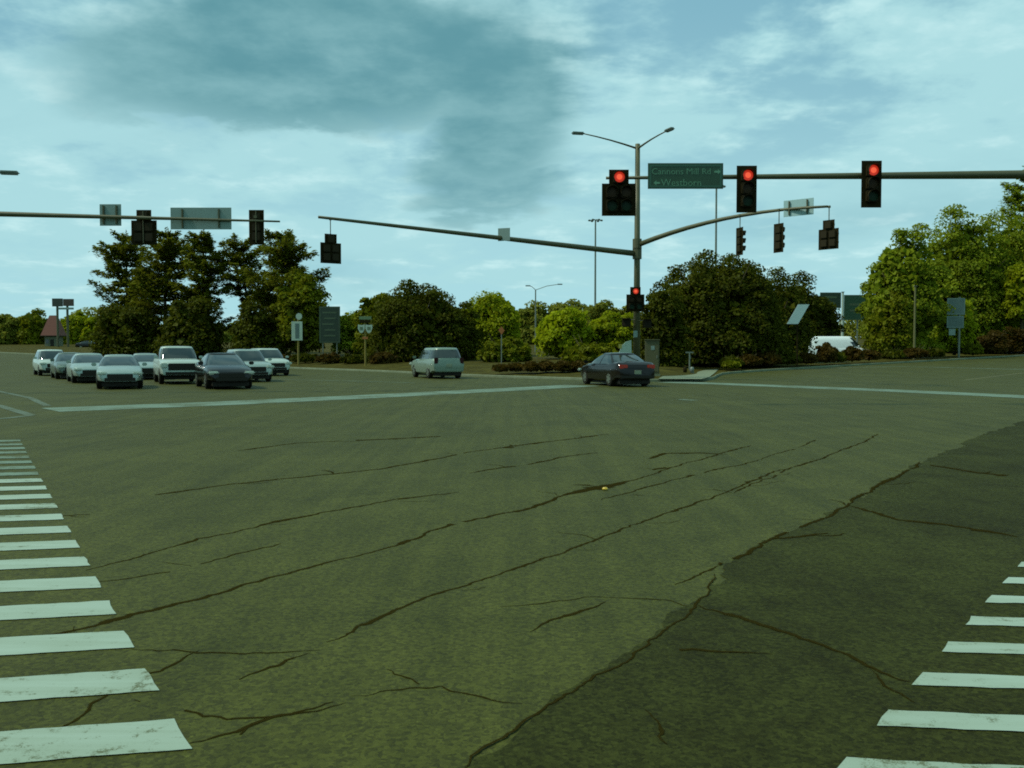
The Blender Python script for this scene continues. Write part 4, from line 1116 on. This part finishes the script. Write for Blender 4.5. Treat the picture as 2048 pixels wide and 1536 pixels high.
pine('broad pine with layered boughs, leftmost of the tall pines', 256, 124, 468, 90, bare=0.10, rag=1.05)
pine('broad pine below the wide signal, second from left', 330, 120, 462, 96, bare=0.12, lean=0.5)
pine('narrow pointed pine in the middle of the pine group', 410, 117, 460, 72, bare=0.14)
pine('thin leaning pine with bare gaps in the pine group', 508, 121, 478, 86, lean=-2.4, bare=0.46, dens=0.8)
pine('wide pine at the right end of the pine group', 566, 110, 470, 116, bare=0.14)
GP = 'dark trees under the pines'
tree('low dark bushy tree under the leftmost pine', 262, 116, 588, 84, 'dark', shape='dome', group=GP, leaf=.34)
tree('dark bushy tree under the narrow pine', 385, 110, 584, 72, 'dark', shape='dome', group=GP, leaf=.34)
tree('dark bushy tree left of the white roadside sign', 520, 104, 600, 62, 'dark', shape='dome', group=GP, leaf=.34)
tree('dark leafy tree behind the tall dark green guide sign', 604, 104, 540, 58, 'olive', shape='round', group=GP, leaf=.34)
GM = 'round trees between the pines and the tall pole'
tree('small yellow-green tree right of the dark guide sign', 702, 106, 618, 46, 'mid', group=GM, leaf=.3)
tree('olive tree rising left of the round dark tree', 750, 96, 580, 42, 'olive', group=GM, leaf=.3, dens=1.4)
tree('big round dark tree above the pale vehicle', 838, 90, 560, 108, 'dark', shape='dome', group=GM, dens=3.2, leaf=.26, lobe=0.24)
tree('dark tree joined to the right side of the round dark tree', 915, 92, 592, 55, 'dark', shape='dome', group=GM, leaf=.30)
tree('bright yellow-green tree right of the round dark tree', 985, 104, 575, 68, 'yellow', group=GM, leaf=.32, dens=1.2)
tree('low dark bush below the bright yellow-green tree', 1010, 84, 668, 60, 'olive', group=GM, leaf=.26, shape='dome')
tree('wide yellow-green tree left of the tall pole', 1128, 92, 612, 70, 'fresh', group=GM, leaf=.30, dens=1.2)
tree('green leafy tree just left of the tall pole', 1218, 94, 622, 70, 'yellow', group=GM, leaf=.30, dens=1.2)
tree('dark low bush behind the front of the black sedan', 1180, 80, 682, 72, 'olive', group=GM, leaf=.26, shape='dome')
GF = 'hazy far trees on the skyline'
for px_, yt, hw, lab in ((1062, 600, 58, 'far tree on the skyline behind the distant street light'), (1130, 594, 58, 'far tree on the skyline left of the light mast'),
                         (1195, 594, 56, 'far tree on the skyline at the foot of the light mast'), (1250, 602, 52, 'far tree on the skyline just left of the tall pole'),
                         (930, 600, 40, 'far tree peeping over right shoulder of the round dark tree')):
    tree(lab, px_, 175, yt, hw, 'far', group=GF, leaf=.55, dens=0.7, shape='dome')
GD = 'trees of the big dark clump right of the tall pole'
tree('broad rounded dark tree, tallest of the big dark clump', 1438, 72, 505, 158, 'dark', shape='dome', group=GD, dens=4.0, leaf=.24, lobe=0.22, depth=5.5)
tree('dark tree on the left flank of the big dark clump', 1325, 66, 562, 56, 'dark', shape='dome', group=GD, dens=2.4, leaf=.22)
tree('dark tree on the right shoulder of the big dark clump', 1545, 80, 538, 84, 'dark', shape='dome', group=GD, dens=2.5, leaf=.23)
tree('dark tree filling the clump behind the slanted panel', 1585, 98, 540, 72, 'dark', shape='dome', group=GD, dens=2.2, leaf=.26)
tree('lower dark tree at the right end of the big dark clump', 1630, 100, 566, 56, 'dark', shape='dome', group=GD, dens=2.2, leaf=.26)
GR = 'trees along the right-hand road'
tree('tall lobed green tree behind the slim pole', 1800, 93, 440, 84, 'mid', shape='tall', group=GR, dens=1.3, leaf=.27, lobe=0.24)
tree('dense low tree at the left foot of the lobed tree', 1782, 90, 575, 54, 'olive', shape='dome', group=GR, dens=1.3, leaf=.27)
tree('tall green tree between lobed tree and right edge', 1932, 108, 392, 104, 'mid', shape='dome', group=GR, dens=1.4, leaf=.30, lobe=0.24)
tree('large green tree at the right edge of the picture', 2050, 110, 378, 130, 'mid', shape='dome', group=GR, dens=1.5, leaf=.30, lobe=0.26)
tree('green tree filling the gap between the lobed tree and its neighbour', 1868, 112, 455, 52, 'mid', shape='dome', group=GR, dens=1.4, leaf=.30)
tree('small bright yellow-green tree behind the grey-blue sign pair', 1908, 96, 590, 42, 'fresh', group=GR, dens=1.2, leaf=.25)
tree('small yellow-green tree near right edge under the large tree', 2042, 104, 520, 46, 'yellow', ybot=660, group=GR, dens=0.9, leaf=.28)
pine('pine with upswept boughs at the right edge', 2052, 122, 335, 92, bare=0.35, mat='mid', group='pine at right')
GS = 'low reddish shrubs along the kerb'
def shrub(label, px, Y, ytop, hw, mat='red', group=GS):
    tree(label, px, Y, ytop, hw, mat, shape='dome', group=group, name='shrub', cat='shrub', leaf=0.17, dens=0.9, depth=1.2)
def kd(px):                                               # distance of the right-hand kerb in a pixel column
    k_ = (px - 1024) / F; return (61 - 13.6 * .92) / (1 - .92 * k_)
names = ['first', 'second', 'third', 'fourth', 'fifth', 'sixth', 'seventh', 'eighth', 'ninth', 'tenth', 'eleventh', 'twelfth']
row = [(1462, 712, 26), (1498, 706, 26), (1536, 702, 28), (1575, 700, 28), (1612, 704, 26), (1652, 682, 22), (1668, 700, 26), (1704, 690, 24), (1738, 698, 26)]
for i, (px_, yt, hw) in enumerate(row):
    shrub('%s low reddish shrub from the left in the right-hand kerb row' % names[i], px_, kd(px_) + 3.2, yt, hw, 'red' if i % 3 else 'dark')
row = [(1785, 697, 26), (1830, 694, 28), (1868, 696, 24)]
for i, (px_, yt, hw) in enumerate(row):
    shrub('%s low dark shrub from the left below the lobed tree' % names[i], px_, kd(px_) + 3.0, yt, hw, 'red' if i == 1 else 'dark', 'low dark shrubs below the lobed tree')
row = [(1945, 685, 24), (1985, 655, 34), (2032, 648, 36), (2075, 650, 34)]
for i, (px_, yt, hw) in enumerate(row):
    shrub('%s dark hedge shrub from the left beside the right road edge' % names[i], px_, kd(px_) + 3.5, yt, hw, 'red' if i else 'olive', 'dark hedge at the right edge')
row = [(1002, 732), (1032, 728), (1062, 724), (1092, 722), (1125, 722), (1155, 722)]
for i, (px_, yt) in enumerate(row):
    shrub('%s small reddish shrub from the left behind the black sedan' % names[i], px_, 57.5 + 0.5 * (i % 2), yt, 19, 'red', 'small reddish shrubs left of the black sedan')
row = [(560, 708), (610, 706), (660, 704), (710, 706), (765, 700)]
for i, (px_, yt) in enumerate(row):
    shrub('%s low dark shrub from the left below the roadside signs' % names[i], px_, 94 - 0.028 * (px_ - 560) * 1.6, yt, 32, 'dark' if i % 2 else 'red', 'low shrubs below the roadside signs')
shrub('low green shrub on the verge right of the concrete path', 1462, kd(1462) + 1.4, 722, 18, 'olive', 'green verge shrub')
# far left skyline
for px_, yt, hw, mm, lab in ((15, 622, 38, 'far', 'far low tree at the left edge of the picture'), (68, 614, 36, 'olive', 'far low tree left of the red-roofed kiosk'),
                             (150, 620, 36, 'yellow', 'yellow-green tree right of the red-roofed kiosk'), (196, 622, 34, 'yellow', 'yellow-green tree left of the leftmost pine'),
                             (-40, 615, 50, 'olive', 'far tree partly outside the left edge')):
    tree(lab, px_, 205, yt, hw, mm, group='far left trees', leaf=.6, dens=0.8, shape='dome')
# red-roofed kiosk with a tall sign
Y = 180.0; c = at(108, 690, Y); zb = Z(c.x, Y) + 0.1; s_ = Y / F
t = thing('kiosk', 'small kiosk with steep red roof at the far left', 'kiosk', (c.x, Y, zb))
t.scale = (0.78, 0.78, 0.88)
bevelbox('wall', (0, 0, 1.3), (3.2, 3.0, 2.6), pbr('kiosk_wall', (0.11, 0.13, 0.07), 0.8), t, 0.03)
za, zt_ = zpx(668, Y) - zb, zpx(622, Y) - zb
MB().add([(-2.4, -2, za), (2.4, -2, za), (2.4, 2, za), (-2.4, 2, za), (-.8, -.5, zt_), (.8, -.5, zt_), (.8, .5, zt_), (-.8, .5, zt_)],
         [(3, 2, 1, 0), (4, 5, 6, 7), (0, 1, 5, 4), (1, 2, 6, 5), (2, 3, 7, 6), (3, 0, 4, 7)]).build('roof', REDROOF, t)
bevelbox('eave', (0, 0, za - 0.05), (5.0, 4.2, 0.14), TRIM, t, 0.02)
bevelbox('door', (0.3, -1.52, 1.0), (0.9, 0.06, 2.0), TRIM, t, 0.01)
bevelbox('window', (-0.9, -1.52, 1.5), (0.8, 0.06, 0.9), GLASS, t, 0.01)
Y = 172.0; c = at(126, 605, Y); zb = Z(c.x, Y) + 0.1
t = thing('pylon_sign', 'dark two-panel pylon sign above the red-roofed kiosk', 'sign', (c.x, Y, zb)); s_ = Y / F
zc = c.z - zb
bevelbox('panel', (-11 * s_, 0, zc), (20 * s_, 0.4, 16 * s_), pbr('dark_sign', (0.025, 0.035, 0.02), 0.5), t, 0.03)
bevelbox('panel', (11 * s_, 0, zc), (20 * s_, 0.4, 14 * s_), pbr('dark_red_sign', (0.045, 0.030, 0.016), 0.5), t, 0.03)
bevelbox('strip', (6 * s_, -0.05, zc - 12 * s_), (30 * s_, 0.3, 4 * s_), SBACK, t, 0.02)
MB().tube([(-12 * s_, 0.1, 0), (-12 * s_, 0.1, zc)], 0.22, 8).build('post', STEEL, t)
MB().tube([(8 * s_, 0.1, 0), (8 * s_, 0.1, zc)], 0.22, 8).build('post', STEEL, t)

# woodland belt far behind, reads as one mass
C_, N_, S_ = [], [], []
for px_ in range(-160, 2240, 9):
    Y = 235 + 30 * math.sin(px_ * 0.013); x = (px_ - 1024) / F * Y; zb = Z(x, Y)
    hgt = zpx((628 if px_ < 230 else 648) + 10 * math.sin(px_ * 0.021) + 7 * math.sin(px_ * 0.057 + 1), Y) - zb
    m = 150; dd = dirs(m); rr = rng.uniform(0.4, 1.0, (m, 1)) ** 0.5
    for lv_ in (0.12, 0.45, 0.75):
        q = dirs(m // 3 * 2); C_.append(np.array([x, Y, zb + hgt * lv_]) + q * np.array([1.9, 2.6, hgt * 0.27])); N_.append(q + rng.normal(size=q.shape) * .5 + np.array([0, 0, .3])); S_.append(rng.uniform(0.4, 0.95, len(q)))
me = leaf_mesh('distant_woodland', np.concatenate(C_), np.concatenate(N_), np.concatenate(S_))
tag(link('distant_woodland', me, LM['far']), 'low far green woodland belt along the skyline behind everything', 'woodland', kind='stuff')
